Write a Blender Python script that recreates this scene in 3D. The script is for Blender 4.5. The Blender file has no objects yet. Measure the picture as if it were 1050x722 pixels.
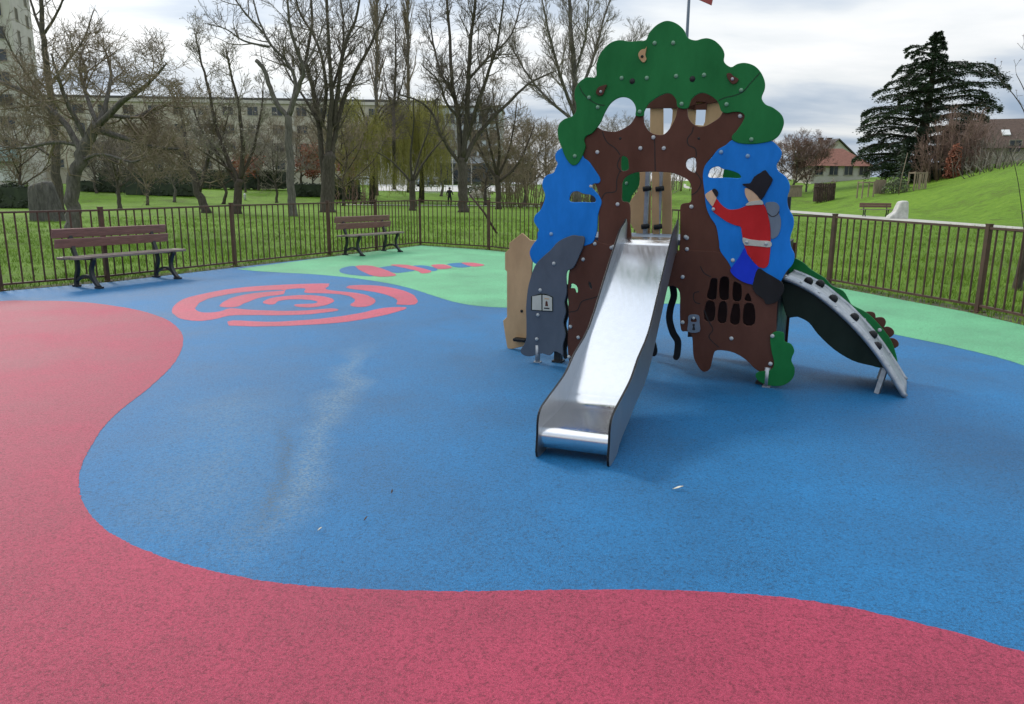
import bpy, math, random
from mathutils import Vector, Matrix, noise
from mathutils.geometry import tessellate_polygon
R = math.radians
sc = bpy.context.scene
COL = sc.collection
RND = random.Random(7)

# ------------------------------------------------------------------ camera frame
F_, CX, CY = 768.0, 525.0, 361.0
PITCH, ROLL, H = math.atan(165/768.0), R(0.45), 1.45
_cp, _sp, _c, _s = math.cos(PITCH), math.sin(PITCH), math.cos(ROLL), math.sin(ROLL)
EYE = Vector((0, 0, H))
def ray(x, y):
    u = (x-CX)/F_; v = (CY-y)/F_
    xr = u*_c - v*_s; yr = u*_s + v*_c
    return Vector((xr, _cp+yr*_sp, -_sp+yr*_cp))
def g(x, y, z=0.0):
    d = ray(x, y); return EYE + d*((z-H)/d.z)
def at(x, y, Y):
    d = ray(x, y); return EYE + d*(Y/d.y)

# ------------------------------------------------------------------ materials
def mat(name):
    m = bpy.data.materials.new(name); m.use_nodes = True
    nt = m.node_tree; return m, nt, nt.nodes['Principled BSDF']
def rgb(c): return (c[0], c[1], c[2], 1)
def noise_mat(name, c1, c2, scale=5, rough=.6, metal=0, bump=0, bscale=None, detail=6, lo=.35, hi=.65, stretch=None, spec=.5, bdist=.01, coat=0, trans=0):
    m, nt, b = mat(name)
    tc = nt.nodes.new('ShaderNodeTexCoord'); mp = nt.nodes.new('ShaderNodeMapping')
    nt.links.new(tc.outputs['Object'], mp.inputs[0])
    if stretch: mp.inputs['Scale'].default_value = stretch
    n = nt.nodes.new('ShaderNodeTexNoise'); n.inputs['Scale'].default_value = scale; n.inputs['Detail'].default_value = detail
    n.inputs['Roughness'].default_value = .6
    nt.links.new(mp.outputs[0], n.inputs['Vector'])
    cr = nt.nodes.new('ShaderNodeValToRGB')
    cr.color_ramp.elements[0].position = lo; cr.color_ramp.elements[0].color = rgb(c1)
    cr.color_ramp.elements[1].position = hi; cr.color_ramp.elements[1].color = rgb(c2)
    nt.links.new(n.outputs['Fac'], cr.inputs[0]); nt.links.new(cr.outputs[0], b.inputs['Base Color'])
    b.inputs['Roughness'].default_value = rough; b.inputs['Metallic'].default_value = metal
    b.inputs['Specular IOR Level'].default_value = spec
    if coat: b.inputs['Coat Weight'].default_value = coat
    if bump:
        n2 = nt.nodes.new('ShaderNodeTexNoise'); n2.inputs['Scale'].default_value = bscale or scale*6; n2.inputs['Detail'].default_value = 4
        nt.links.new(mp.outputs[0], n2.inputs['Vector'])
        bp = nt.nodes.new('ShaderNodeBump'); bp.inputs['Strength'].default_value = bump; bp.inputs['Distance'].default_value = bdist
        nt.links.new(n2.outputs['Fac'], bp.inputs['Height']); nt.links.new(bp.outputs[0], b.inputs['Normal'])
    return m
def board_mat(name, c, rough=.42):
    "coloured plastic board: faint mottling, dust and rain marks"
    m, nt, b = mat(name)
    tc = nt.nodes.new('ShaderNodeTexCoord')
    n = nt.nodes.new('ShaderNodeTexNoise'); n.inputs['Scale'].default_value = 3.5; n.inputs['Detail'].default_value = 8; n.inputs['Roughness'].default_value = .65
    mp = nt.nodes.new('ShaderNodeMapping'); mp.inputs['Scale'].default_value = (1, 1, .45)
    nt.links.new(tc.outputs['Object'], mp.inputs[0]); nt.links.new(mp.outputs[0], n.inputs['Vector'])
    cr = nt.nodes.new('ShaderNodeValToRGB')
    cr.color_ramp.elements[0].position = .3; cr.color_ramp.elements[0].color = rgb([x*.78 for x in c])
    cr.color_ramp.elements[1].position = .75; cr.color_ramp.elements[1].color = rgb([min(1, x*1.2+.010) for x in c])
    nt.links.new(n.outputs['Fac'], cr.inputs[0]); nt.links.new(cr.outputs[0], b.inputs['Base Color'])
    n2 = nt.nodes.new('ShaderNodeTexNoise'); n2.inputs['Scale'].default_value = 9; n2.inputs['Detail'].default_value = 8
    nt.links.new(tc.outputs['Object'], n2.inputs['Vector'])
    mr = nt.nodes.new('ShaderNodeMapRange'); mr.inputs['To Min'].default_value = rough-.1; mr.inputs['To Max'].default_value = rough+.2
    nt.links.new(n2.outputs['Fac'], mr.inputs[0]); nt.links.new(mr.outputs[0], b.inputs['Roughness'])
    n3 = nt.nodes.new('ShaderNodeTexNoise'); n3.inputs['Scale'].default_value = 350
    nt.links.new(tc.outputs['Object'], n3.inputs['Vector'])
    bp = nt.nodes.new('ShaderNodeBump'); bp.inputs['Strength'].default_value = .12; bp.inputs['Distance'].default_value = .001
    nt.links.new(n3.outputs['Fac'], bp.inputs['Height']); nt.links.new(bp.outputs[0], b.inputs['Normal'])
    b.inputs['Specular IOR Level'].default_value = .2
    return m
def rubber_mat(name, c, worn=None, wearline=None):
    "poured rubber crumb: granules, scuffs, slightly shiny wear"
    m, nt, b = mat(name); N = nt.nodes; L = nt.links
    tc = N.new('ShaderNodeTexCoord')
    v = N.new('ShaderNodeTexVoronoi'); v.inputs['Scale'].default_value = 300; L.new(tc.outputs['Object'], v.inputs['Vector'])
    sep = N.new('ShaderNodeSeparateColor'); L.new(v.outputs['Color'], sep.inputs[0])
    cr = N.new('ShaderNodeValToRGB')
    e = cr.color_ramp.elements; e[0].position = 0; e[0].color = rgb([x*.72 for x in c]); e[1].position = 1; e[1].color = rgb([min(1, x*1.2+.008) for x in c])
    k = e.new(.5); k.color = rgb(c)
    L.new(sep.outputs[0], cr.inputs[0])
    # crevices between granules + coarse clumps
    n1 = N.new('ShaderNodeTexNoise'); n1.inputs['Scale'].default_value = 80; n1.inputs['Detail'].default_value = 5; n1.inputs['Roughness'].default_value = .7
    L.new(tc.outputs['Object'], n1.inputs['Vector'])
    r1 = N.new('ShaderNodeMapRange'); r1.inputs['From Min'].default_value = .34; r1.inputs['From Max'].default_value = .52; r1.inputs['To Min'].default_value = .5; r1.inputs['To Max'].default_value = 1
    L.new(n1.outputs['Fac'], r1.inputs[0])
    mx = N.new('ShaderNodeMix'); mx.data_type = 'RGBA'; mx.blend_type = 'MULTIPLY'; mx.inputs['Factor'].default_value = 1
    L.new(cr.outputs[0], mx.inputs['A']); L.new(r1.outputs[0], mx.inputs['B'])
    # large stains
    n2 = N.new('ShaderNodeTexNoise'); n2.inputs['Scale'].default_value = .9; n2.inputs['Detail'].default_value = 9; n2.inputs['Roughness'].default_value = .62
    L.new(tc.outputs['Object'], n2.inputs['Vector'])
    r2 = N.new('ShaderNodeMapRange'); r2.inputs['From Min'].default_value = .3; r2.inputs['From Max'].default_value = .7; r2.inputs['To Min'].default_value = .80; r2.inputs['To Max'].default_value = 1.18
    L.new(n2.outputs['Fac'], r2.inputs[0])
    mx2 = N.new('ShaderNodeMix'); mx2.data_type = 'RGBA'; mx2.blend_type = 'MULTIPLY'; mx2.inputs['Factor'].default_value = 1
    L.new(mx.outputs['Result'], mx2.inputs['A']); L.new(r2.outputs[0], mx2.inputs['B'])
    out = mx2.outputs['Result']
    for wl_ in (wearline or ()):                       # scuffed tracks worn across the rubber
        (ax, ay), (bx, by), wdt, wc, st_ = wl_
        ln = math.hypot(bx-ax, by-ay); ux, uy = (bx-ax)/ln, (by-ay)/ln
        nn = N.new('ShaderNodeTexNoise'); nn.inputs['Scale'].default_value = 1.3; nn.inputs['Detail'].default_value = 3; L.new(tc.outputs['Object'], nn.inputs['Vector'])
        sx = N.new('ShaderNodeSeparateXYZ'); L.new(tc.outputs['Object'], sx.inputs[0])
        def M(op, a, bb):
            q = N.new('ShaderNodeMath'); q.operation = op
            for i, t in enumerate((a, bb)):
                if isinstance(t, (int, float)): q.inputs[i].default_value = t
                elif t is not None: L.new(t, q.inputs[i])
            return q.outputs[0]
        px = M('SUBTRACT', sx.outputs[0], ax); py = M('SUBTRACT', sx.outputs[1], ay)
        d = M('ADD', M('MULTIPLY', px, -uy), M('MULTIPLY', py, ux)); d = M('ADD', d, M('MULTIPLY', M('SUBTRACT', nn.outputs['Fac'], .5), .55))
        a = M('DIVIDE', M('ABSOLUTE', d, 0), wdt)
        t = M('DIVIDE', M('ADD', M('MULTIPLY', px, ux), M('MULTIPLY', py, uy)), ln)
        w = M('MAXIMUM', M('SUBTRACT', 1, a), 0)
        ends = M('MULTIPLY', M('MINIMUM', M('MAXIMUM', M('MULTIPLY', t, 5), 0), 1), M('MINIMUM', M('MAXIMUM', M('MULTIPLY', M('SUBTRACT', 1, t), 4), 0), 1))
        nz = N.new('ShaderNodeTexNoise'); nz.inputs['Scale'].default_value = 70; nz.inputs['Detail'].default_value = 4; L.new(tc.outputs['Object'], nz.inputs['Vector'])
        rz = N.new('ShaderNodeMapRange'); rz.inputs['From Min'].default_value = .4; rz.inputs['From Max'].default_value = .6; L.new(nz.outputs['Fac'], rz.inputs[0])
        fac = M('MULTIPLY', M('MULTIPLY', w, ends), M('ADD', M('MULTIPLY', rz.outputs[0], .50*st_), .08*st_))
        m3 = N.new('ShaderNodeMix'); m3.data_type = 'RGBA'; L.new(fac, m3.inputs['Factor']); L.new(out, m3.inputs['A']); m3.inputs['B'].default_value = rgb(wc)
        out = m3.outputs['Result']
    L.new(out, b.inputs['Base Color'])
    r3 = N.new('ShaderNodeMapRange'); r3.inputs['From Min'].default_value = .3; r3.inputs['From Max'].default_value = .7; r3.inputs['To Min'].default_value = .47; r3.inputs['To Max'].default_value = .63
    L.new(n2.outputs['Fac'], r3.inputs[0]); L.new(r3.outputs[0], b.inputs['Roughness'])
    b.inputs['Specular IOR Level'].default_value = .30
    bp = N.new('ShaderNodeBump'); bp.inputs['Strength'].default_value = .55; bp.inputs['Distance'].default_value = .004
    ad = N.new('ShaderNodeMath'); ad.operation = 'ADD'; L.new(n1.outputs['Fac'], ad.inputs[0]); L.new(v.outputs['Distance'], ad.inputs[1])
    L.new(ad.outputs[0], bp.inputs['Height']); L.new(bp.outputs[0], b.inputs['Normal'])
    return m

wl0, wl1 = g(374, 350), g(238, 625)
M = {}
M['blue_rubber'] = rubber_mat('blue rubber crumb', (.007, .138, .325), wearline=(((wl0.x, wl0.y), (wl1.x, wl1.y), .17, (.20, .27, .30), .9), (tuple(g(250, 395))[:2], tuple(g(180, 600))[:2], .55, (.17, .25, .30), .55), (tuple(g(288, 430))[:2], tuple(g(268, 560))[:2], .07, (.03, .06, .09), 1.1)))
M['pink_rubber'] = rubber_mat('pink rubber crumb', (.36, .036, .078))
M['green_rubber'] = rubber_mat('green rubber crumb', (.13, .43, .21))
M['rose_rubber'] = rubber_mat('rose rubber crumb', (.50, .08, .125))
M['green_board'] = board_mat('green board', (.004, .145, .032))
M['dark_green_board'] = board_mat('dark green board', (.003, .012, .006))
M['blue_board'] = board_mat('blue board', (.001, .18, .60))
M['brown_board'] = board_mat('brown board', (.088, .031, .018))
M['grey_board'] = board_mat('grey board', (.085, .105, .135))
M['tan_board'] = board_mat('tan board', (.52, .33, .17), .5)
M['red_board'] = board_mat('red board', (.50, .012, .015))
M['cobalt_board'] = board_mat('cobalt board', (.004, .035, .55))
M['black_board'] = board_mat('black board', (.010, .010, .011))
M['navy_board'] = board_mat('blue black board', (.009, .009, .015))
M['white_board'] = board_mat('white board', (.50, .50, .44))
M['skin_board'] = board_mat('beige board', (.62, .42, .27))
M['mid_grey_board'] = board_mat('mid grey board', (.15, .19, .24))
M['groove'] = noise_mat('dark milled groove', (.008, .006, .006), (.02, .015, .012), 30, .8)
M['green_groove'] = noise_mat('dark green groove', (.002, .03, .01), (.004, .05, .015), 30, .8)
def steel(name, c, rough, stretch, bu=.06):
    m = noise_mat(name, [x*.96 for x in c], c, 25, rough, 1.0, bu, 180, stretch=stretch, bdist=.001)
    nt = m.node_tree; b = nt.nodes['Principled BSDF']
    tc = nt.nodes.new('ShaderNodeTexCoord'); n = nt.nodes.new('ShaderNodeTexNoise'); n.inputs['Scale'].default_value = 4; n.inputs['Detail'].default_value = 7
    mp2 = nt.nodes.new('ShaderNodeMapping'); mp2.inputs['Scale'].default_value = (14, 1.2, 1.2); mp2.inputs['Rotation'].default_value = (0, 0, R(-20)); nt.links.new(tc.outputs['Object'], mp2.inputs[0])
    nt.links.new(mp2.outputs[0], n.inputs[0]); mr = nt.nodes.new('ShaderNodeMapRange')
    mr.inputs['To Min'].default_value = rough-.06; mr.inputs['To Max'].default_value = rough+.12
    nt.links.new(n.outputs['Fac'], mr.inputs[0]); nt.links.new(mr.outputs[0], b.inputs['Roughness'])
    return m
M['steel_bed'] = steel('polished steel', (.71, .71, .72), .17, (1, 1, 1), .0)
M['steel_side'] = steel('brushed steel', (.40, .42, .44), .42, (1, 1, .2))
M['galv'] = noise_mat('galvanised steel', (.30, .32, .34), (.44, .46, .48), 14, .5, .7, .1, 60)
M['cap'] = noise_mat('grey plastic cap', (.36, .38, .38), (.46, .48, .48), 20, .35)
M['cap_green'] = noise_mat('green grey cap', (.13, .27, .17), (.18, .33, .22), 20, .35)
M['cap_blue'] = noise_mat('blue grey cap', (.17, .30, .46), (.22, .36, .52), 20, .35)
M['hole'] = noise_mat('black plug', (.004, .004, .004), (.012, .012, .012), 20, .7)
M['brown_metal'] = noise_mat('brown painted metal', (.055, .024, .014), (.090, .040, .024), 8, .6, 0, .1, 60)
M['bench_board'] = noise_mat('faded brown bench boards', (.15, .075, .062), (.25, .13, .11), 6, .65, 0, .3, 40, stretch=(1, 12, 12))
M['seat_board'] = noise_mat('grey brown bench boards', (.16, .115, .095), (.26, .20, .17), 6, .5, 0, .3, 40, stretch=(1, 12, 12))
M['cast_iron'] = noise_mat('dark cast iron', (.010, .010, .011), (.022, .022, .024), 20, .5, 0, .2, 90)
M['bark_dark'] = noise_mat('dark bark', (.046, .037, .028), (.11, .09, .07), 6, .9, 0, .8, 14, stretch=(3, 3, .6), bdist=.05)
M['bark_grey'] = noise_mat('grey bark', (.075, .066, .056), (.17, .15, .13), 5, .9, 0, .8, 14, stretch=(3, 3, .6), bdist=.05)
M['bark_brown'] = noise_mat('brown bark', (.040, .030, .022), (.095, .072, .052), 6, .9, 0, .8, 14, stretch=(3, 3, .6), bdist=.05)
M['twig_dark'] = noise_mat('dark twigs', (.095, .075, .058), (.18, .145, .112), 1.5, .9)
M['twig_grey'] = noise_mat('grey twigs', (.17, .145, .118), (.29, .25, .205), 1.5, .9)
M['twig_brown'] = noise_mat('brown twigs', (.15, .112, .072), (.28, .22, .145), 1.2, .9)
M['twig_red'] = noise_mat('red brown twigs', (.16, .095, .075), (.28, .18, .14), 1.2, .9)
def leaf(name, c1, c2, scale=1.2, tr=.25):
    m = noise_mat(name, c1, c2, scale, .65, lo=.3, hi=.7)
    return m
M['willow_leaf'] = leaf('yellow green willow leaves', (.19, .18, .03), (.36, .33, .07))
M['copper_leaf'] = leaf('dry copper leaves', (.16, .042, .016), (.32, .095, .035))
M['cedar_leaf'] = leaf('dark cedar needles', (.036, .060, .036), (.095, .138, .080), .8)
M['fir_leaf'] = leaf('grey green needles', (.028, .048, .024), (.060, .085, .045), .8)
M['hedge_leaf'] = leaf('dark hedge leaves', (.010, .017, .007), (.034, .048, .018), 1.5)
M['hedge_light'] = leaf('olive hedge leaves', (.045, .065, .018), (.10, .125, .035), 1.5)
M['bud'] = leaf('pale buds', (.40, .36, .28), (.55, .50, .42), 3)
M['mauve_bud'] = leaf('mauve buds', (.16, .10, .10), (.26, .17, .17), 3)
M['concrete'] = noise_mat('pale concrete', (.42, .41, .38), (.62, .60, .55), 3, .85, 0, .3, 30)
M['stone'] = noise_mat('weathered grey stone', (.055, .050, .042), (.125, .115, .098), 4, .9, 0, 1, 9, stretch=(3, 3, .5), bdist=.08)
M['render_beige'] = noise_mat('beige render', (.30, .265, .215), (.40, .36, .30), .6, .9, 0, .1, 20)
M['render_pale'] = noise_mat('pale render', (.44, .41, .36), (.54, .50, .45), .6, .9, 0, .1, 20)
M['render_dull'] = noise_mat('dull beige render', (.40, .355, .29), (.52, .47, .39), .4, .9, 0, .1, 20)
M['render_blue'] = noise_mat('blue grey cladding', (.42, .46, .50), (.58, .62, .65), .5, .6)
M['shop_dark'] = noise_mat('dark shop front', (.030, .038, .048), (.065, .078, .095), .6, .4)
M['white_paint'] = noise_mat('white paint', (.58, .58, .56), (.72, .72, .69), 2, .6)
M['glass'] = noise_mat('window glass', (.015, .020, .026), (.05, .06, .07), .7, .12)
M['glass_pale'] = noise_mat('pale blue panel', (.20, .30, .33), (.30, .40, .42), .7, .3)
M['tile_red'] = noise_mat('red roof tiles', (.16, .062, .040), (.24, .098, .066), 3, .85, 0, .6, 8, stretch=(1, 1, 4), bdist=.05)
M['tile_brown'] = noise_mat('brown roof tiles', (.062, .036, .024), (.108, .066, .046), 3, .85, 0, .6, 8, stretch=(1, 1, 4), bdist=.05)
M['tile_grey'] = noise_mat('grey roof tiles', (.06, .055, .055), (.11, .10, .095), 3, .85)
M['path'] = noise_mat('pale gravel path', (.34, .33, .28), (.46, .44, .39), 2, .95, 0, .4, 40)
M['wood_pale'] = noise_mat('pale weathered wood', (.17, .125, .085), (.30, .235, .165), 4, .85, 0, .3, 40, stretch=(6, 6, .6))
M['wood_dark'] = noise_mat('dark wood', (.030, .016, .011), (.065, .036, .025), 5, .8, 0, .3, 40)
M['cloth_black'] = noise_mat('black cloth', (.008, .008, .010), (.020, .020, .024), 8, .9)
M['skin'] = noise_mat('skin', (.35, .20, .14), (.45, .27, .20), 8, .6)
M['car_blue'] = noise_mat('grey blue car paint', (.10, .14, .20), (.16, .21, .28), 3, .3, .3)
M['car_white'] = noise_mat('white car paint', (.60, .61, .62), (.72, .72, .72), 3, .3)
M['car_dark'] = noise_mat('dark grey car paint', (.02, .02, .023), (.04, .04, .045), 3, .3, .3)
M['tyre'] = noise_mat('tyre rubber', (.008, .008, .008), (.016, .016, .016), 10, .9)
M['flag'] = noise_mat('faded red board', (.30, .05, .045), (.40, .085, .075), 6, .5)
M['dead_leaf'] = noise_mat('dry leaf', (.50, .44, .33), (.72, .68, .58), 20, .8)
M['dead_leaf_dark'] = noise_mat('dark dry leaf', (.04, .025, .018), (.09, .06, .04), 20, .8)
def grass_mat(name, c1, c2, c3):
    m, nt, b = mat(name); N = nt.nodes; L = nt.links
    tc = N.new('ShaderNodeTexCoord')
    n1 = N.new('ShaderNodeTexNoise'); n1.inputs['Scale'].default_value = .22; n1.inputs['Detail'].default_value = 10; n1.inputs['Roughness'].default_value = .68
    n2 = N.new('ShaderNodeTexNoise'); n2.inputs['Scale'].default_value = 2.2; n2.inputs['Detail'].default_value = 9; n2.inputs['Roughness'].default_value = .75
    for n in (n1, n2): L.new(tc.outputs['Object'], n.inputs['Vector'])
    cr = N.new('ShaderNodeValToRGB'); e = cr.color_ramp.elements; e[0].position = .34; e[0].color = rgb(c1); e[1].position = .66; e[1].color = rgb(c3); k = e.new(.5); k.color = rgb(c2)
    ad = N.new('ShaderNodeMix'); ad.data_type = 'FLOAT'; ad.inputs['Factor'].default_value = .55
    L.new(n1.outputs['Fac'], ad.inputs['A']); L.new(n2.outputs['Fac'], ad.inputs['B']); L.new(ad.outputs['Result'], cr.inputs[0]); L.new(cr.outputs[0], b.inputs['Base Color'])
    b.inputs['Roughness'].default_value = .85; b.inputs['Specular IOR Level'].default_value = .2
    n3 = N.new('ShaderNodeTexNoise'); n3.inputs['Scale'].default_value = 7; n3.inputs['Detail'].default_value = 8; n3.inputs['Roughness'].default_value = .8; L.new(tc.outputs['Object'], n3.inputs['Vector'])
    bp = N.new('ShaderNodeBump'); bp.inputs['Strength'].default_value = .9; bp.inputs['Distance'].default_value = .09
    L.new(n3.outputs['Fac'], bp.inputs['Height']); L.new(bp.outputs[0], b.inputs['Normal'])
    return m
M['lawn'] = grass_mat('lawn grass', (.075, .085, .016), (.112, .215, .013), (.18, .295, .025))
M['blade'] = noise_mat('grass blades', (.085, .155, .012), (.215, .345, .038), 1.1, .7, lo=.25, hi=.75, spec=.25)
M['soil'] = noise_mat('mossy edge strip', (.035, .040, .014), (.10, .10, .045), 5, .95, 0, .8, 30, bdist=.03)

# ------------------------------------------------------------------ object helpers
def tag(o, label=None, cat=None, group=None, kind=None):
    if label: o['label'] = label
    if cat: o['category'] = cat
    if group: o['group'] = group
    if kind: o['kind'] = kind
    return o
def thing(name, label, cat, loc=(0, 0, 0), rz=0, group=None):
    o = bpy.data.objects.new(name, None); COL.objects.link(o); o.empty_display_size = .2
    o.location = loc; o.rotation_euler = (0, 0, rz)
    return tag(o, label, cat, group)
class MB:
    "collects shapes; build() links them as ONE mesh object"
    def __init__(s): s.v = []; s.f = []; s.m = []; s.sm = []
    def add(s, vs, fs, mi=0, smooth=False):
        o = len(s.v); s.v += [tuple(v) for v in vs]; s.f += [tuple(i+o for i in f) for f in fs]
        s.m += [mi]*len(fs); s.sm += [smooth]*len(fs); return s
    def box(s, c, size, rz=0, mi=0, rot=None):
        a, b, d = size[0]/2, size[1]/2, size[2]/2
        m = rot if rot is not None else Matrix.Rotation(rz, 3, 'Z')
        vs = [Vector(c)+m @ Vector((x, y, z)) for x in (-a, a) for y in (-b, b) for z in (-d, d)]
        return s.add(vs, [(0, 1, 3, 2), (4, 6, 7, 5), (0, 4, 5, 1), (2, 3, 7, 6), (0, 2, 6, 4), (1, 5, 7, 3)], mi)
    def tube(s, pts, rad, n=6, mi=0, smooth=True, cap=True, up=None):
        pts = [Vector(p) for p in pts]
        if not hasattr(rad, '__len__'): rad = [rad]*len(pts)
        vs = []; pr = None
        for i, p in enumerate(pts):
            t = (pts[min(i+1, len(pts)-1)]-pts[max(i-1, 0)])
            t = t.normalized() if t.length > 1e-9 else Vector((0, 0, 1))
            if pr is None:
                a = Vector((0, 0, 1)) if abs(t.z) < .9 else Vector((1, 0, 0))
                pr = t.cross(a).normalized()
            else:
                pr = (pr - t*pr.dot(t)); pr = pr.normalized() if pr.length > 1e-6 else t.orthogonal().normalized()
            q = t.cross(pr)
            for k in range(n):
                a = 2*math.pi*k/n; vs.append(p+(pr*math.cos(a)+q*math.sin(a))*rad[i])
        fs = []
        for i in range(len(pts)-1):
            for k in range(n):
                a = i*n+k; b = i*n+(k+1) % n; fs.append((a, b, b+n, a+n))
        if cap: fs += [tuple(range(n))[::-1], tuple(range((len(pts)-1)*n, len(pts)*n))]
        return s.add(vs, fs, mi, smooth)
    def flatbar(s, pts, w, t, wdir, mi=0):
        "bar of rectangular section along pts: width w along wdir, thickness t"
        pts = [Vector(p) for p in pts]; wdir = Vector(wdir).normalized(); vs = []
        for i, p in enumerate(pts):
            tg = (pts[min(i+1, len(pts)-1)]-pts[max(i-1, 0)]).normalized(); nn = tg.cross(wdir).normalized()
            for a, b in ((-1, -1), (1, -1), (1, 1), (-1, 1)): vs.append(p+wdir*(a*w/2)+nn*(b*t/2))
        fs = [(i*4+k, i*4+(k+1) % 4, i*4+4+(k+1) % 4, i*4+4+k) for i in range(len(pts)-1) for k in range(4)]
        n = len(pts)*4; fs += [(3, 2, 1, 0), (n-4, n-3, n-2, n-1)]
        return s.add(vs, fs, mi)
    def build(s, name, mats, parent=None, org=None, smooth=None):
        me = bpy.data.meshes.new(name)
        o_ = Vector(org) if org is not None else (parent.location if parent is not None and parent.type == 'EMPTY' and parent.rotation_euler.z == 0 else Vector((0, 0, 0)))
        vs = [(v[0]-o_.x, v[1]-o_.y, v[2]-o_.z) for v in s.v]
        me.from_pydata(vs, [], s.f)
        for m_ in (mats if isinstance(mats, (list, tuple)) else [mats]): me.materials.append(m_)
        me.polygons.foreach_set('material_index', s.m)
        me.polygons.foreach_set('use_smooth', s.sm if smooth is None else [smooth]*len(s.f))
        me.update()
        o = bpy.data.objects.new(name, me); COL.objects.link(o)
        if parent is not None: o.parent = parent
        return o
def catmull(pts, closed=True, sub=5):
    n = len(pts); out = []
    for i in range(n if closed else n-1):
        if closed: p0, p1, p2, p3 = pts[i-1], pts[i], pts[(i+1) % n], pts[(i+2) % n]
        else: p0, p1, p2, p3 = pts[max(i-1, 0)], pts[i], pts[i+1], pts[min(i+2, n-1)]
        for k in range(sub):
            t = k/sub; t2 = t*t; t3 = t2*t
            out.append(tuple(.5*(2*p1[j]+(p2[j]-p0[j])*t+(2*p0[j]-5*p1[j]+4*p2[j]-p3[j])*t2+(3*p1[j]-p0[j]-3*p2[j]+p3[j])*t3) for j in range(len(p1))))
    if not closed: out.append(tuple(pts[-1]))
    return out
def copy_tree(o, parent=None):
    c = o.copy(); COL.objects.link(c)
    if parent is not None: c.parent = parent
    for ch in list(o.children): copy_tree(ch, c)
    return c

class Plane:
    "upright plane through ground points A and B; s along it, z up, off towards the viewer's side"
    def __init__(p, A, B):
        p.A = Vector((A.x, A.y, 0)); d = B-A; d.z = 0; p.d = d.normalized(); p.n = Vector((p.d.y, -p.d.x, 0)); p.L = d.length
    def px(p, x, y, off=0):
        r = ray(x, y); t = (p.A+p.n*off-EYE).dot(p.n)/r.dot(p.n); q = EYE+r*t
        return ((q-p.A).dot(p.d), q.z)
    def w(p, s, z, off=0): return p.A+p.d*s+p.n*off+Vector((0, 0, z))
def board(name, pl, pts, mats, parent, off=0., thick=.018, holes=(), smooth=True, bevel=.004, raw=False, org=None, sub=4):
    "cut-out board of real thickness on a plane; pts in photo pixels (or s,z when raw); front face at off"
    cu = bpy.data.curves.new(name, 'CURVE'); cu.dimensions = '2D'; cu.fill_mode = 'BOTH'
    for i, loop in enumerate([pts]+list(holes)):
        q = [tuple(x) if raw else pl.px(x[0], x[1], off) for x in loop]
        if smooth: q = catmull(q, True, sub)
        sp = cu.splines.new('POLY'); sp.points.add(len(q)-1); sp.use_cyclic_u = True
        for k, (a, b) in enumerate(q): sp.points[k].co = (a, b, 0, 1)
    cu.extrude = max(.0005, thick/2-bevel); cu.bevel_depth = bevel; cu.bevel_resolution = 1; cu.offset = -bevel
    tmp = bpy.data.objects.new(name, cu); COL.objects.link(tmp)
    dg = bpy.context.evaluated_depsgraph_get()
    me = bpy.data.meshes.new_from_object(tmp.evaluated_get(dg))
    bpy.data.objects.remove(tmp); bpy.data.curves.remove(cu)
    o_ = Vector(org) if org is not None else root_loc(parent)
    for v in me.vertices: v.co = pl.w(v.co.x, v.co.y, off-thick/2+v.co.z)-o_
    me.name = name; me.materials.clear()
    for m_ in (mats if isinstance(mats, (list, tuple)) else [mats]): me.materials.append(m_)
    if isinstance(mats, (list, tuple)) and len(mats) > 1:      # second material on the cut edge
        for f in me.polygons: f.material_index = 0 if abs(f.normal.dot(pl.n)) > .9 else 1
    for f in me.polygons: f.use_smooth = False
    o = bpy.data.objects.new(name, me); COL.objects.link(o); o.parent = parent
    return o
def root_loc(o):
    while o is not None and o.parent is not None: o = o.parent
    return o.location if o is not None else Vector((0, 0, 0))

# ------------------------------------------------------------------ terrain
def lerp_tab(x, tab):
    if x <= tab[0][0]: return tab[0][1]
    for (a, va), (b, vb) in zip(tab, tab[1:]):
        if x <= b:
            t = (x-a)/(b-a); t = t*t*(3-2*t); return va+(vb-va)*t
    return tab[-1][1]
DP = [(-50, 85), (3, 82), (12, 70), (20, 74), (27, 58), (34, 46), (45, 42), (70, 40), (110, 60)]
ZM = [(-50, 3.2), (3, 3.2), (12, 4.2), (20, 4.7), (26, 4.9), (34, 6.2), (70, 6), (110, 2)]
KK = [(-50, .09), (5, .09), (20, .115), (26, .12), (34, .21), (70, .20), (110, .05)]
def terr(x, y):
    d = math.hypot(x, y); az = math.degrees(math.atan2(x, y))
    dp = lerp_tab(az, DP); z = 0
    if d > dp:
        zm = lerp_tab(az, ZM); z = zm*(1-math.exp(-lerp_tab(az, KK)*(d-dp)/zm)); e = (d-dp)
        z *= min(1, e/6)**.4 if e < 6 else 1
    return z
def tz(p): return Vector((p.x, p.y, terr(p.x, p.y)))
def spot(x, Y):
    "point of the terrain below photo column x at depth Y"
    p = at(x, 200, Y); return Vector((p.x, p.y, terr(p.x, p.y)))
def base(x, y):
    p = g(x, y); return Vector((p.x, p.y, terr(p.x, p.y)))
rings = [.0]+[2.0*1.055**i for i in range(0, 132)]
rings = [r for r in rings if r < 2400]
NA = 240; vs = [(0, 0, 0)]; fs = []
for r in rings[1:]:
    for k in range(NA):
        a = 2*math.pi*k/NA; x, y = r*math.sin(a), r*math.cos(a)
        z = terr(x, y) if r < 500 else terr(x*500/r, y*500/r)
        if r > 14: z += .035*noise.noise(Vector((x*.13, y*.13, 0)))*min(1, (r-14)/20)
        vs.append((x, y, z-.012))
for k in range(NA): fs.append((0, 1+(k+1) % NA, 1+k))
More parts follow.
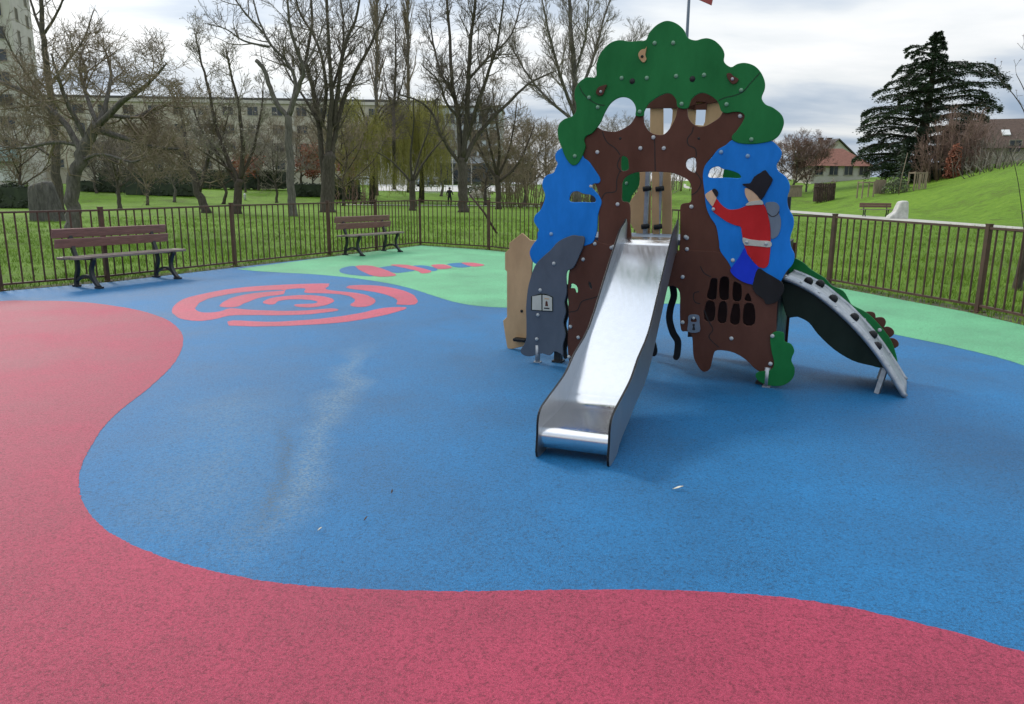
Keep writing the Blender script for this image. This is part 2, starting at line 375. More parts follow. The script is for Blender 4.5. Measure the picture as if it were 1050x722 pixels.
for i in range(len(rings)-2):
    for k in range(NA):
        a = 1+i*NA+k; b = 1+i*NA+(k+1) % NA; fs.append((a, b, b+NA, a+NA))
mb = MB(); mb.add(vs, fs, 0, True)
lawn = mb.build('lawn_ground', M['lawn']); tag(lawn, kind='structure')

# ------------------------------------------------------------------ fence line and rubber sheets
FP = [g(x, y, .08) for x, y in ((0, 293.5), (110, 284.5), (241, 270), (338, 259.7), (386, 254.2), (431, 249.2), (501, 253.5), (555, 259))]
FP += [FP[-1]+(g(850, 288, .08)-FP[-1])*t for t in (1/3, 2/3)]
FP += [g(850, 288, .08), g(1003, 315, .08)]
FP = [Vector((p.x, p.y, 0))*1.012 for p in FP]
FP = [Vector((-9.6, -5, 0)), Vector((-9.6, -2.2, 0)), Vector((-9.5, .6, 0)), Vector((-9.3, 3.4, 0)), Vector((-8.9, 6.1, 0)), Vector((-8.0, 8.7, 0))]+FP[0:]
FP += [Vector((6.1, 6.6, 0)), Vector((6.25, 3.8, 0)), Vector((6.3, 1.0, 0)), Vector((6.3, -2, 0)), Vector((6.2, -5, 0))]
def inset(P, w):
    out = []
    for i, p in enumerate(P):
        t = (P[min(i+1, len(P)-1)]-P[max(i-1, 0)]).normalized(); out.append(p+Vector((t.y, -t.x, 0))*w)
    return out
def ragged(P, step=.014, amp=.0022):
    "crumb-edged outline: the line between two pours wanders by a granule or two"
    out = []
    for (ax, ay), (bx, by) in zip(P, P[1:]):
        L_ = math.hypot(bx-ax, by-ay); far = math.hypot(ax, ay); st = step*max(1, far/4); n = max(1, int(L_/st)) if far < 14 else 1
        for k in range(n): out.append((ax+(bx-ax)*k/n+RND.gauss(0, amp), ay+(by-ay)*k/n+RND.gauss(0, amp)))
    return out+[tuple(P[-1])]
def sheet(name, pts, z, m):
    vs = [(p[0], p[1], z) for p in pts]
    tri = tessellate_polygon([[Vector(v) for v in vs]])
    mb = MB(); mb.add(vs, [tuple(t) for t in tri])
    o = mb.build(name, m)
    for f in o.data.polygons:
        if f.normal.z < 0: f.flip()
    tag(o, kind='structure'); return o
RUB = inset(FP, .16)
SOIL = inset(FP, .17); SOILO = inset(FP, -.22)
sheet('rubber_playground_ground', RUB, .006, M['blue_rubber'])
mb = MB()
for i in range(len(FP)-1):
    n_ = 4
    for k in range(n_):
        q = [SOILO[i].lerp(SOILO[i+1], k/n_), SOILO[i].lerp(SOILO[i+1], (k+1)/n_), SOIL[i].lerp(SOIL[i+1], (k+1)/n_), SOIL[i].lerp(SOIL[i+1], k/n_)]
        mb.add([(p.x, p.y, .001) for p in q], [(3, 2, 1, 0)])
tag(mb.build('mossy_edge_ground', M['soil']), kind='structure')
pink_px = [(0, 309.5), (40, 309), (80, 310), (115, 314), (145, 319.5), (170, 328), (184, 339), (188, 350), (183, 366), (172, 381), (150, 401), (128, 418), (108, 437), (94, 458), (84, 478), (81, 496), (84, 514), (95, 532), (113, 548), (140, 562), (170, 574), (200, 583), (260, 596), (320, 603), (380, 606), (450, 608), (530, 607.5), (600, 606.5), (680, 607), (750, 610), (800, 614), (850, 621), (900, 631), (950, 643), (1000, 656), (1050, 670)]
pk = [tuple(g(*p))[:2] for p in pink_px]
pk = [(-8.6, 7.1), (-7.6, 8.2), (-6.6, 8.95)]+pk+[(2.1, 2.02), (2.9, 1.92), (4.2, 1.7), (6.0, 1.2)]
pk = catmull(pk, False, 5)+[(6.0, -4.9), (-9.3, -4.9), (-9.2, 1), (-9.0, 4)]
sheet('pink_rubber_ground', ragged(pk), .0078, M['pink_rubber'])
green_px = [(243, 276.3), (265, 278.6), (290, 280), (320, 281.6), (350, 284.2), (373, 287), (398, 291), (416, 295), (433, 300), (448, 305), (469, 311), (492, 314.5), (517, 316), (560, 316.5), (600, 315.5), (650, 313), (690, 312), (740, 314), (800, 320), (860, 331.5), (921, 344.5), (985, 358), (1050, 376)]
gr = catmull([tuple(g(*p))[:2] for p in green_px]+[(4.1, 5.5), (5.2, 5.0), (6.05, 4.8)], False, 4)
edge = [(p.x, p.y) for p in inset(FP, .165)]
i0 = next(i for i, p in enumerate(FP) if abs(p.x-1.012*g(241, 270, .08).x) < 1e-3)
i1 = next(i for i, p in enumerate(FP) if p.y < 5.0 and p.x > 5)
sheet('green_rubber_ground', ragged(gr)+edge[i0+1:i1][::-1], .0078, M['green_rubber'])
def marks(name, polys, ox, oy, s, m, z):
    mb = MB()
    for P in polys:
        q = ragged(catmull([tuple(g(ox+x/s, oy+y/s))[:2] for x, y in P], True, 3), .05, .005)[:-1]
        vs = [(x, y, z) for x, y in q]
        for t in tessellate_polygon([[Vector(v) for v in vs]]):
            a, b, c = (Vector(vs[i]) for i in t)
            if (b-a).cross(c-a).z < 0: t = (t[0], t[2], t[1])
            mb.add([vs[i] for i in t], [(0, 1, 2)])
    tag(mb.build(name, m), kind='structure')
spir = [
 [(655, 122), (520, 124), (400, 130), (280, 140), (160, 160), (70, 185), (30, 215), (28, 240), (60, 262), (120, 271), (190, 266), (255, 250), (340, 248), (450, 249), (580, 244), (685, 230), (660, 221), (560, 229), (450, 231), (330, 226), (258, 221), (215, 234), (160, 238), (125, 232), (120, 215), (150, 190), (220, 170), (320, 155), (440, 147), (470, 150), (350, 160), (262, 180), (215, 205), (228, 216), (285, 214), (325, 195), (385, 176), (470, 164), (480, 146), (555, 141), (553, 158), (620, 160), (695, 165), (742, 176), (755, 190), (735, 208), (765, 216), (812, 211), (836, 194), (820, 175), (765, 160), (650, 148), (640, 138)],
 [(385, 200), (420, 180), (500, 170), (580, 168), (650, 178), (670, 192), (640, 208), (580, 217), (520, 214), (520, 205), (590, 202), (605, 193), (560, 186), (500, 185), (450, 192), (430, 205)],
 [(730, 130), (820, 128), (910, 140), (975, 160), (1003, 185), (992, 205), (920, 205), (925, 190), (890, 170), (830, 155), (765, 146), (725, 140)],
 [(250, 287), (262, 270), (400, 275), (560, 268), (700, 252), (800, 235), (870, 219), (960, 217), (930, 233), (850, 253), (720, 275), (560, 288), (400, 293), (270, 291)]]
marks('rose_spiral_ground_marking', spir, 170, 260, 3.889, M['rose_rubber'], .0078)
cat_b = [[(150, 365), (185, 354), (235, 351), (272, 380), (350, 412), (250, 408), (170, 398), (137, 382)], [(372, 364), (410, 355), (472, 350), (602, 375), (540, 388), (472, 391)], [(585, 350), (670, 347), (742, 370), (700, 381)], [(800, 338), (890, 330), (952, 350), (870, 360)]]
cat_p = [[(235, 351), (340, 350), (484, 400), (440, 415), (350, 412), (272, 380)], [(450, 345), (550, 343), (704, 380), (650, 396), (602, 376)], [(700, 345), (780, 340), (832, 360), (750, 369)], [(884, 331), (960, 330), (1030, 342), (1000, 352), (950, 352)]]
marks('blue_stripe_ground_marking', cat_b, 325, 215, 6, M['blue_rubber'], .0096)
marks('rose_stripe_ground_marking', cat_p, 325, 215, 6, M['rose_rubber'], .0112)

# ------------------------------------------------------------------ fence
fence = thing('metal_fence', 'brown metal bar fence around the rubber playground', 'fence', (FP[9].x, FP[9].y, 0))
FH = [1.10]*6+[1.11, 1.12, 1.155, 1.175, 1.19, 1.20, 1.19, 1.17, 1.15, 1.12, 1.095, 1.06]+[1.06]*5
for i, p in enumerate(FP):
    t = (FP[min(i+1, len(FP)-1)]-FP[max(i-1, 0)]); rz = math.atan2(t.y, t.x); h = FH[i]
    mb = MB(); mb.box((p.x, p.y, (h+.03)/2), (.06, .06, h+.03), rz); mb.box((p.x, p.y, h+.036), (.068, .068, .012), rz); mb.box((p.x, p.y, .008), (.13, .13, .014), rz)
    mb.build('post', M['brown_metal'], fence)
for i, (a, b) in enumerate(zip(FP, FP[1:])):
    mb = MB(); t = (b-a); L_ = t.length; t.normalize(); u, v = a+t*.032, b-t*.032; n_ = Vector((t.y, -t.x, 0)); h0, h1 = FH[i], FH[i+1]
    for w_, z0, z1 in ((.040, h0-.012, h1-.012), (.036, .085, .085)): mb.flatbar([u+Vector((0, 0, z0)), v+Vector((0, 0, z1))], w_, .028, n_)
    nb = max(2, round(L_/.15))
    for k in range(1, nb):
        q = a+t*(L_*k/nb); mb.tube([(q.x, q.y, .098), (q.x, q.y, h0+(h1-h0)*k/nb-.025)], .0125, 6, cap=False)
    mb.build('bar_panel', M['brown_metal'], fence)

# ------------------------------------------------------------------ benches
def make_bench(name, label, cat, loc, rz, group, Lb=1.95):
    t = thing(name, label, cat, loc, rz, group)
    hx = Lb/2
    for k, y in enumerate((-.17, -.02, .13)):
        mb = MB(); mb.box((.0, y, .45-.012*(k == 0)), (Lb, .125, .038)); o = mb.build('seat_slat', M['seat_board'], t, (0, 0, 0))
        bv = o.modifiers.new('b', 'BEVEL'); bv.width = .008; bv.segments = 2
    for z, y in ((.645, -.225), (.79, -.262)):
        mb = MB(); mb.box((0, y, z), (Lb, .036, .135), rot=Matrix.Rotation(R(-13), 3, 'X')); o = mb.build('back_slat', M['bench_board'], t, (0, 0, 0))
        bv = o.modifiers.new('b', 'BEVEL'); bv.width = .008; bv.segments = 2
    for sx in (-1, 1):
        x = sx*(hx-.275); mb = MB(); w = .055
        mb.flatbar([(x, y, z) for y, z in catmull([(.20, .425), (.165, .36), (.13, .27), (.14, .17), (.19, .09), (.24, .035), (.27, .02)], False, 4)], w, .045, (1, 0, 0))
        mb.flatbar([(x, y, z) for y, z in catmull([(-.24, .02), (-.22, .14), (-.17, .28), (-.18, .42), (-.235, .58), (-.272, .74), (-.285, .80)], False, 4)], w, .045, (1, 0, 0))
        mb.flatbar([(x, .22, .43), (x, -.20, .415)], w, .03, (1, 0, 0))
        mb.flatbar([(x, y, z) for y, z in catmull([(-.23, .08), (-.12, .15), (.02, .175), (.13, .13), (.20, .06)], False, 4)], w*.8, .035, (1, 0, 0))
        for y in (.255, -.24): mb.box((x, y, .016), (.075, .11, .026))
        mb.build('leg', M['cast_iron'], t, (0, 0, 0))
    return t
def bench_from(pL, pR, name, label):
    a, b = g(*pL), g(*pR); a.z = b.z = 0
    t = (b-a).normalized(); n = Vector((t.y, -t.x, 0)); c = (a+b)/2-n*.13+t*.07
    return make_bench(name, label, 'bench', (c.x, c.y, .006), math.atan2(n.y, n.x)-math.pi/2, 'park benches with brown boards', )
b1 = bench_from((91, 296.5), (173.5, 286.5), 'park_bench', 'brown slatted bench by the fence on blue rubber, nearest bench at left')
b2 = bench_from((363, 263.2), (406, 258.5), 'park_bench', 'brown slatted bench by the fence on green rubber, near the fence corner')

# ------------------------------------------------------------------ tree-shaped play tower
A = g(552, 372); B = g(787, 397.5)
FPL = Plane(A, B)
tower = thing('play_tower', 'tall tree shaped climbing tower with green crown, brown trunk and steel slide', 'play tower', (A.x, A.y, 0))
def bolts(pl, pts, parent, off, m='cap', r=.0155):
    for x, y in pts:
        s, z = pl.px(x, y, off); mb = MB(); c = pl.w(s, z, off)
        prof = [(r, 0), (r, .004), (r*.86, .009), (r*.5, .0125), (0.001, .014)]
        vs = []; n = 12
        for rr, h in prof:
            for k in range(n):
                a = 2*math.pi*k/n; vs.append(c+pl.d*(rr*math.cos(a))+Vector((0, 0, rr*math.sin(a)))+pl.n*h)
        fs = [(i*n+k, i*n+(k+1) % n, (i+1)*n+(k+1) % n, (i+1)*n+k) for i in range(len(prof)-1) for k in range(n)]
        mb.add(vs, fs, 0, True); mb.build('bolt_cap', M[m], parent, root_loc(parent))
def groove(pl, lines, parent, off, m='groove', w=.0075):
    for P in lines:
        q = [pl.px(x, y, off) for x, y in P]; q = catmull(q, False, 5)
        mb = MB(); mb.flatbar([pl.w(s, z, off-.0003) for s, z in q], .0024, w, pl.n); mb.build('groove', M[m], parent, root_loc(parent))
w1u = [(652, 112), (650, 106), (645.3, 101.3), (638.7, 99.6), (632, 101.3), (625.3, 106.7), (620, 115.3), (616, 124.7), (611.8, 131)]
w2u = [(695, 110), (693.3, 102.7), (689.3, 97.3), (684, 95.6), (678.7, 97.3), (673.3, 100), (665.3, 106), (660.5, 114)]
w3u = [(739.5, 114), (736, 104.7), (729.3, 98.7), (721.3, 95.3), (714.7, 96.7), (708.7, 102), (704.6, 111)]
crown_px = [(587.3, 169.6), (582.7, 166), (578.7, 159.3), (576, 152), (572.6, 143), (571.6, 134), (573.3, 127), (578.7, 122), (586, 119.5), (590.5, 114), (590.5, 106), (589, 100.7), (589.3, 92.7), (593.3, 84.7), (601.3, 79.3), (610.7, 78.7), (611.2, 68.7), (613.3, 59.3), (618.7, 50), (626.7, 43.3), (636, 41), (645.3, 42.5), (654, 42), (662, 40.9), (665.3, 34), (672, 26.5), (680, 22), (686.7, 21.5), (694.7, 24.7), (701.3, 31), (705.3, 38.7), (713, 41.3), (720, 39.6), (726, 39.2), (733.3, 42), (740, 48.7), (742.6, 55.3), (742.3, 63.3), (749.3, 68.7), (756, 65.5), (764, 64.4), (773.3, 67.3), (780, 74), (784, 83.3), (784, 91.3), (780.9, 100.3), (785, 107), (792, 110), (800, 116), (803.3, 122), (803.3, 128.7), (799.3, 138), (793.3, 143.3), (785.3, 146), (773.3, 147.6), (760, 147.3), (751.3, 144), (750.7, 139.3), (754.7, 134.7), (760, 127.3), (763.3, 120.7), (762.7, 117.3), (758.7, 115), (752, 114.8), (745.3, 116)]
crown_px += w3u+w2u+[(659.5, 118.7), (651.8, 118.7)]+w1u+[(606.7, 136.7), (601.3, 139.3), (598.7, 143.3), (600, 150), (598.7, 155.3), (596, 162), (592, 168)]
crown = board('crown_panel', FPL, crown_px, M['green_board'], tower, .026, .02)
bolts(FPL, [(671.3, 44.3), (690.3, 44), (637.5, 80), (663.3, 80), (693.3, 78), (722, 77), (604, 100), (613, 110), (656, 114.5), (699, 106.5), (760, 92.5), (745, 107), (589.5, 160), (770.5, 143)], crown, .026, 'cap_green')
groove(FPL, [[(594, 88), (598, 96), (606.5, 103.5), (613, 107), (620, 108.3)], [(737, 103), (744, 100), (753, 98), (762, 94), (769, 86), (779, 75)]], crown, .0263, 'green_groove')
for x, y in ((648.3, 83.3), (710, 81)):
    s, z = FPL.px(x, y, .026); mb = MB(); c = FPL.w(s, z, .026); mb.tube([c, c+FPL.n*.002], .021, 16); mb.build('finger_hole', M['hole'], crown, tower.location)
for (x, y), m_, sh in (((658.5, 57), 'tan_board', [(-1, 6), (3, 7), (4.5, 9), (3, 1), (4, -4), (1, -7), (-3, -3), (-4, 2)]), ((616, 93), 'brown_board', [(-5, -2), (-3, 3), (1, 5), (6, 6), (4, 1), (2, -4), (-2, -5)]), ((751, 80), 'brown_board', [(-6, 4), (-2, 5), (1, 2), (6, -1), (4, -5), (0, -6), (-4, -2)])):
    o = board('bird_shape', FPL, [(x+a, y-b) for a, b in sh], M[m_], crown, .040, .013, bevel=.002); bolts(FPL, [(x, y+1)], o, .040, 'hole' if m_ == 'tan_board' else 'cap', .011)
trunk_px = [(597, 152), (596.5, 144), (600, 138.5), (606, 134), (612, 130.5), (617.3, 133.3), (624, 134.7), (632, 134.7), (640, 131.3), (646.7, 126.7), (651.3, 119.3), (653, 112), (659.3, 113), (659.7, 120.7), (660.7, 127.3), (664.7, 134), (670.7, 137.5), (678.7, 138.3), (684, 135), (689.3, 127.3), (693.3, 118.3), (695.5, 108), (703.8, 108), (705.3, 119.3), (709.3, 126), (716, 129.7), (722.7, 129.3), (730.7, 125.3), (738, 120), (742, 114), (752, 112), (760, 112), (766, 116), (767, 122), (762, 130), (757, 138), (751, 146), (738, 153), (728, 163), (723, 172), (723.5, 190), (728, 215), (737, 236), (745, 262), (720, 268), (697.5, 268), (697.3, 245), (697.2, 225), (697.6, 212), (700.5, 208.6), (708, 207), (708.6, 199), (708.4, 190.5), (704.5, 184), (694.8, 179.3), (687.4, 177), (672, 176.2), (656.2, 176.4), (648, 178), (641, 182), (637.8, 188), (637.5, 197), (637.8, 206), (644, 207.5), (646, 214), (646, 230), (645.5, 262), (612, 262), (613, 248), (613.5, 235), (613.5, 215), (613.5, 198), (610, 188), (606, 174), (599, 163)]
hL = [(637, 174.5), (637, 161), (641, 160.6), (643.6, 163), (644.6, 169), (644, 174)]
hR = [(703.2, 167), (706, 163), (713, 162.6), (713.2, 176), (709, 176), (704, 172)]
trunk = board('trunk_panel', FPL, trunk_px, M['brown_board'], tower, .006, .02, [hL, hR], sub=3)
bolts(FPL, [(612.6, 156), (656.7, 152), (680.7, 152), (670, 141), (759, 119), (633.3, 209.5), (709, 212), (606, 191), (704.5, 244), (610, 250), (629, 213+40)], trunk, .006)
groove(FPL, [[(618, 135), (619, 139), (622.7, 146), (630.7, 152), (636, 159)], [(670.7, 142), (671.5, 150), (671.5, 160), (672, 176)], [(711, 130), (709.5, 136), (705, 142), (706, 148.7), (713, 152.7), (714, 161)], [(636, 175), (632.5, 184), (631.5, 196), (621, 198), (617, 204)], [(636, 161), (633, 170), (637, 176)], [(713, 176), (719, 186), (715, 196), (709, 200)]], trunk, .0063)
for x, y in ((636, 142), (716.5, 142)):
    s, z = FPL.px(x, y, .006); mb = MB(); c = FPL.w(s, z, .006); mb.tube([c, c+FPL.n*.0015], .010, 12); mb.build('finger_hole', M['hole'], trunk, tower.location)
# lower left and lower right trunk boards
ll = board('root_panel', FPL, [(598, 238), (606, 244), (618, 249.5), (630, 250.5), (652, 248), (665, 252), (668, 290), (650, 318), (628, 342), (610, 360), (600, 371), (590, 374), (583.5, 371), (582, 350), (583, 320), (582, 298), (584, 276), (592, 262), (597, 250)], M['brown_board'], tower, .009, .02,
           [[(581.6+2, 296), (586, 291), (591, 293), (592.5, 299), (590.5, 300), (589, 296), (585, 295.5)], [(604, 289), (606, 291), (607, 296), (605, 296), (603.4, 292)]], sub=3)
bolts(FPL, [(627, 254), (598, 266), (585, 335), (593, 346), (583.5, 366)], ll, .009)
groove(FPL, [[(620, 300), (610, 305), (597, 309), (592, 318), (584, 320)]], ll, .0093)
lr_px = [(668, 252), (690, 256.5), (712, 257), (738, 258.5), (750, 266), (765, 270), (790, 280), (800, 289), (799, 300), (797, 310), (796, 340), (797, 378.5), (786, 380.5), (776.4, 380), (764.7, 369), (753, 362), (741.5, 359.4), (733.5, 360), (730.8, 366), (727.5, 378.6), (720, 381), (713, 371), (710.6, 362), (709.5, 345), (704.6, 340), (698.3, 338.5), (697, 320), (696.8, 300), (690, 293), (678, 292)]
cells = [[(729, 286.5), (732.5, 285.5), (735.5, 287), (735, 298), (733.5, 307), (725, 305.5), (727, 295)], [(738.5, 286), (747, 285.2), (747.2, 300), (746.5, 307), (738, 306)], [(752, 290), (757, 290.5), (760.3, 294), (759.5, 308), (751.5, 307.5)], [(764.5, 303.5), (767.5, 301), (770.5, 309), (763.8, 308)],
         [(724, 310), (732.5, 310.5), (732, 328.5), (722, 327.5)], [(737.8, 311), (745, 311.2), (744.3, 330.2), (735.8, 329.2)], [(752, 311.8), (758, 312.2), (758, 331.5), (748.5, 330.6)], [(763.5, 312.7), (772.8, 313), (773.5, 332.3), (762.2, 331.8)]]
lr = board('barred_window_panel', FPL, lr_px, M['brown_board'], tower, .014, .02, cells, sub=3)
bolts(FPL, [(751.5, 267), (704.5, 255.5), (700, 284), (700, 330.5), (750, 347), (703, 243), (684, 288)], lr, .014)
groove(FPL, [[(718, 273), (722, 280), (729, 284)], [(717, 299), (712, 300.5), (711, 305), (713, 310), (718, 311.5)], [(722, 318), (727, 330), (731, 338), (727, 346), (737, 356)]], lr, .0143)
# padlock
pd = board('padlock', FPL, [(705.6, 331), (705.6, 325), (708, 322.8), (714.5, 322.8), (717, 325), (717.2, 331), (717.2, 340.3), (705.4, 340.3)], M['mid_grey_board'], lr, .022, .008, [[(708.6, 330), (708.8, 327), (711.3, 325.6), (713.8, 327), (714, 330)]], sub=3, bevel=.0015)
board('keyhole', FPL, [(710, 333), (711.3, 332), (712.6, 333), (712, 335), (712.8, 338.3), (709.8, 338.3), (710.6, 335)], M['hole'], lr, .0235, .0015, bevel=.0003)
bolts(FPL, [(711.2, 326.3)], lr, .022, 'cap', .011)
# blue sky boards
bl_px = [(575.5, 152), (585, 150), (596, 154), (598, 161.3), (603.3, 165.3), (608.7, 172.7), (614, 180.7), (615.3, 185.3), (613.3, 188), (608.7, 188.2), (606.3, 191.3), (608.7, 194.7), (614, 200.7), (616.7, 207.3), (614.7, 214), (612.7, 222), (612, 235.3), (610, 243.3), (607.2, 249.2), (600, 252), (590, 256), (570, 268), (556, 272), (547.4, 269.7), (543.4, 262.4), (543.4, 256.3), (547.4, 249.2), (550.8, 245), (551, 239), (552.4, 236), (549.5, 231), (547.3, 226.5), (548.7, 220.7), (554, 215.3), (558, 206), (558.7, 199.3), (556, 191.3), (556.7, 184.7), (560.7, 179.6), (567.3, 177.3), (569.3, 173), (571.5, 167.5), (569.3, 163), (570, 156.7)]
blu = board('sky_panel', FPL, bl_px, M['blue_board'], tower, .016, .02, [[(584.4, 206.8), (584.2, 200.5), (587.3, 196.8), (592.7, 196.3), (598, 198.7), (606, 200), (610.3, 203.3), (609.6, 207.4), (598, 207.2)]], sub=3)
bolts(FPL, [(565.3, 240)], blu, .016, 'cap_blue')
br_px = [(740, 170), (747, 150), (752, 143), (773, 140), (790, 144), (797.3, 149.5), (801.5, 156), (799.8, 163.3), (796.3, 168.7), (798, 175.3), (805, 180.5), (809, 187), (809.7, 194), (807.2, 203), (808.3, 213), (813.5, 223), (813.4, 233), (810.2, 243), (811, 253), (814.6, 261), (813, 270.5), (806, 279), (801, 288), (795, 296), (775, 294), (755, 282), (746, 268), (738.5, 257.5), (737, 247), (734.2, 232), (728.4, 223), (724, 212), (722, 195), (720.5, 181), (722.7, 170), (729.3, 162), (736, 153.5), (744, 148.9)]
brp = board('sky_panel', FPL, br_px[2:], M['blue_board'], tower, .018, .02, [[(727.3, 182), (726.8, 177), (729.3, 172.7), (736, 170.7), (741.3, 173.3), (746.7, 174.3), (750.7, 175.3), (754.7, 176.7), (758.5, 179), (759, 182.6), (745, 182.2)]], sub=3)
bolts(FPL, [(739.4, 156), (766.8, 160)], brp, .018, 'cap_blue')
# climber figure cut from flat boards
def fig(name, px, m_, off=.0255, parent=None, sub=3, **k):
    q = [(710+x/5.157, 160+y/5.157) for x, y in px]
    return board(name, FPL, q, M[m_], parent or brp, off, .009, sub=sub, bevel=.0015, **k)
fig('hat', [(263, 148), (300, 145), (312, 135), (326, 110), (360, 88), (385, 74), (405, 100), (425, 126), (400, 175), (366, 231), (342, 208), (315, 184), (285, 166)], 'navy_board', .0275, sub=2)
fig('face', [(280, 170), (277, 190), (281, 210), (290, 228), (305, 246), (350, 240), (360, 230), (340, 205), (310, 180)], 'skin_board', .0235)
fig('collar', [(283, 262), (292, 248), (312, 240), (345, 236), (368, 237), (373, 256), (340, 258)], 'white_board', .0300)
fig('jacket', [(126, 226), (150, 255), (178, 277), (205, 284), (250, 278), (288, 262), (330, 258), (375, 255), (395, 300), (409, 360), (413, 420), (412, 482), (408, 530), (400, 575), (380, 593), (350, 586), (325, 562), (300, 530), (285, 510), (276, 480), (266, 435), (260, 400), (254, 374), (225, 366), (180, 346), (140, 318), (110, 295), (104, 272), (115, 250)], 'red_board')
fig('hand', [(67, 206), (85, 190), (104, 180), (116, 196), (127, 222), (115, 250), (105, 266), (88, 246), (75, 228)], 'skin_board', .0275)
fig('mitten', [(104, 181), (116, 172), (130, 182), (136, 198), (130, 216), (121, 212), (112, 196)], 'navy_board', .0310)
fig('belt', [(265, 433), (300, 440), (350, 447), (412, 452), (412, 482), (350, 478), (305, 474), (274, 470)], 'white_board', .0300)
fig('backpack', [(386, 250), (430, 243), (452, 255), (461, 275), (456, 298), (463, 320), (468, 345), (464, 390), (448, 425), (416, 438), (414, 400), (410, 360), (396, 298)], 'mid_grey_board', .0235)
fig('trousers', [(276, 486), (290, 520), (315, 556), (350, 590), (337, 625), (318, 676), (275, 669), (240, 650), (213, 628), (200, 602), (222, 570), (250, 530)], 'cobalt_board', .0275)
board('boot', FPL, [(777, 275.5), (786, 280), (795, 285), (802, 290), (804, 297), (800, 305), (795.5, 310), (786, 312), (783, 307), (776, 302), (772.5, 297), (772, 291)], M['black_board'], brp, .0285, .010, sub=3, bevel=.0015)
groove(FPL, [[(710+395/5.157, 160+300/5.157), (710+420/5.157, 160+320/5.157), (710+445/5.157, 160+312/5.157), (710+459/5.157, 160+292/5.157)]], brp, .0238, w=.006)
bolts(FPL, [(731.5, 214.5), (766, 248.3), (785.6, 250)], brp, .0300, 'cap', .013)
# grey rock board
rk_px = [(586, 241.5), (593, 242), (599, 243.2), (598.2, 252), (593, 264.4), (587.9, 274.5), (581.8, 277.8), (580.4, 284), (581, 300), (578.6, 310), (580, 320), (577.4, 331), (579.6, 343), (577, 354), (577, 365), (574.7, 363), (568.7, 360.5), (563.6, 364.5), (556, 362.5), (550.5, 363.8), (542.4, 365.7), (535.5, 363.5), (533.8, 358.5), (539, 349.4), (539.6, 330), (539.3, 315), (541, 297), (543.6, 286), (548.4, 272.5), (556.5, 263.4), (564.6, 256.3), (572.7, 247.5)]
rock = board('rock_panel', FPL, rk_px, M['grey_board'], tower, .036, .02, sub=3)
bolts(FPL, [(568, 270.3), (554, 297.5), (551.7, 323), (550.5, 347.7)], rock, .036)
nb_ = board('notice_plate', FPL, [(544.6, 304), (554, 301), (560, 301.6), (566.8, 304.5), (567, 319.6), (556, 319.2), (544.4, 318.2)], M['dark_green_board'], rock, .040, .004, smooth=False, bevel=.0008)
for P in ([(545.8, 303.9), (555, 302.4), (555.2, 318.3), (545.5, 317.7)], [(556.3, 302.4), (562, 303.2), (566, 305.3), (566.1, 318.9), (556.3, 318.4)]):
    board('notice_page', FPL, P, M['white_board'], rock, .0418, .0016, smooth=False, bevel=.0002)
board('notice_mark', FPL, [(558.3, 305.6), (563, 306.2), (563, 307.2), (558.3, 306.7)], M['tan_board'], rock, .0426, .0008, smooth=False, bevel=.0001)
board('notice_mark', FPL, [(559.4, 309.2), (560.6, 308.6), (561.4, 309.6), (562, 314), (559, 314)], M['brown_board'], rock, .0426, .0008, smooth=False, bevel=.0001)
board('notice_mark', FPL, [(557.8, 315.4), (563.4, 315.8), (563.4, 317), (557.8, 316.6)], M['black_board'], rock, .0426, .0008, smooth=False, bevel=.0001)
# green bush at the right foot
bush = board('bush_panel', FPL, [(790, 345), (793.8, 340.6), (799, 340), (803.8, 342), (804.6, 350), (811, 353), (814.4, 360), (812, 366.6), (811.6, 371), (814.6, 378), (813.4, 387), (806, 394), (796, 396.2), (785, 394.4), (777, 390), (774.6, 384), (779.5, 381), (788, 380.3), (792.5, 377), (793.4, 371), (791.4, 362), (790, 353)], M['green_board'], tower, .030, .018)
bolts(FPL, [(792, 344.5), (790, 373)], bush, .030)
# wavy black bars
for off, pts, w_ in ((-.22, [(689, 290), (691, 303), (687.5, 316), (686.5, 328), (690, 341), (695, 350), (694.5, 362), (693.5, 366)], .052), (-.50, [(655, 318), (662, 335), (668, 348), (671, 358), (670.5, 362.5)], .05), (-.05, [(584, 292), (579.5, 308), (581.5, 320), (578.5, 333), (581.5, 346), (579, 358), (580, 366)], .035)):
    q = catmull([FPL.px(x, y, off) for x, y in pts], False, 5); mb = MB()
    mb.flatbar([FPL.w(s, z, off) for s, z in q], .022, w_, FPL.n); s, z = q[-1]
    mb.tube([FPL.w(s, z, off-.0112), FPL.w(s, z, off+.0112)], w_/2*.99, 14, smooth=False)
    mb.build('wavy_bar', M['black_board'], tower)
# side board (tan) with foot peg
tanp = board('side_panel', FPL, [(535.3, 239), (543.4, 246.2), (548, 246.6), (551, 248), (546, 262), (545, 280), (544.5, 300), (544.5, 330), (545, 354), (536.3, 355.4), (522, 358.5), (520, 356.4), (518, 345), (515.7, 329), (519.7, 325), (519.7, 302), (519.7, 278.6), (517.7, 276.5), (517.7, 259.3), (522, 255.3), (522, 249.2)], M['tan_board'], tower, -.40, .022, smooth=False)
s, z = FPL.px(532, 347.5, -.40); mb = MB(); c = FPL.w(s, z, -.40)
mb.box(c+FPL.n*.03+FPL.d*.03, (.13, .075, .03), math.atan2(FPL.d.y, FPL.d.x)); o = mb.build('foot_peg', M['black_board'], tower)
o.modifiers.new('b', 'BEVEL').width = .008
bolts(FPL, [(535, 319)], tanp, -.40, 'hole', .014)
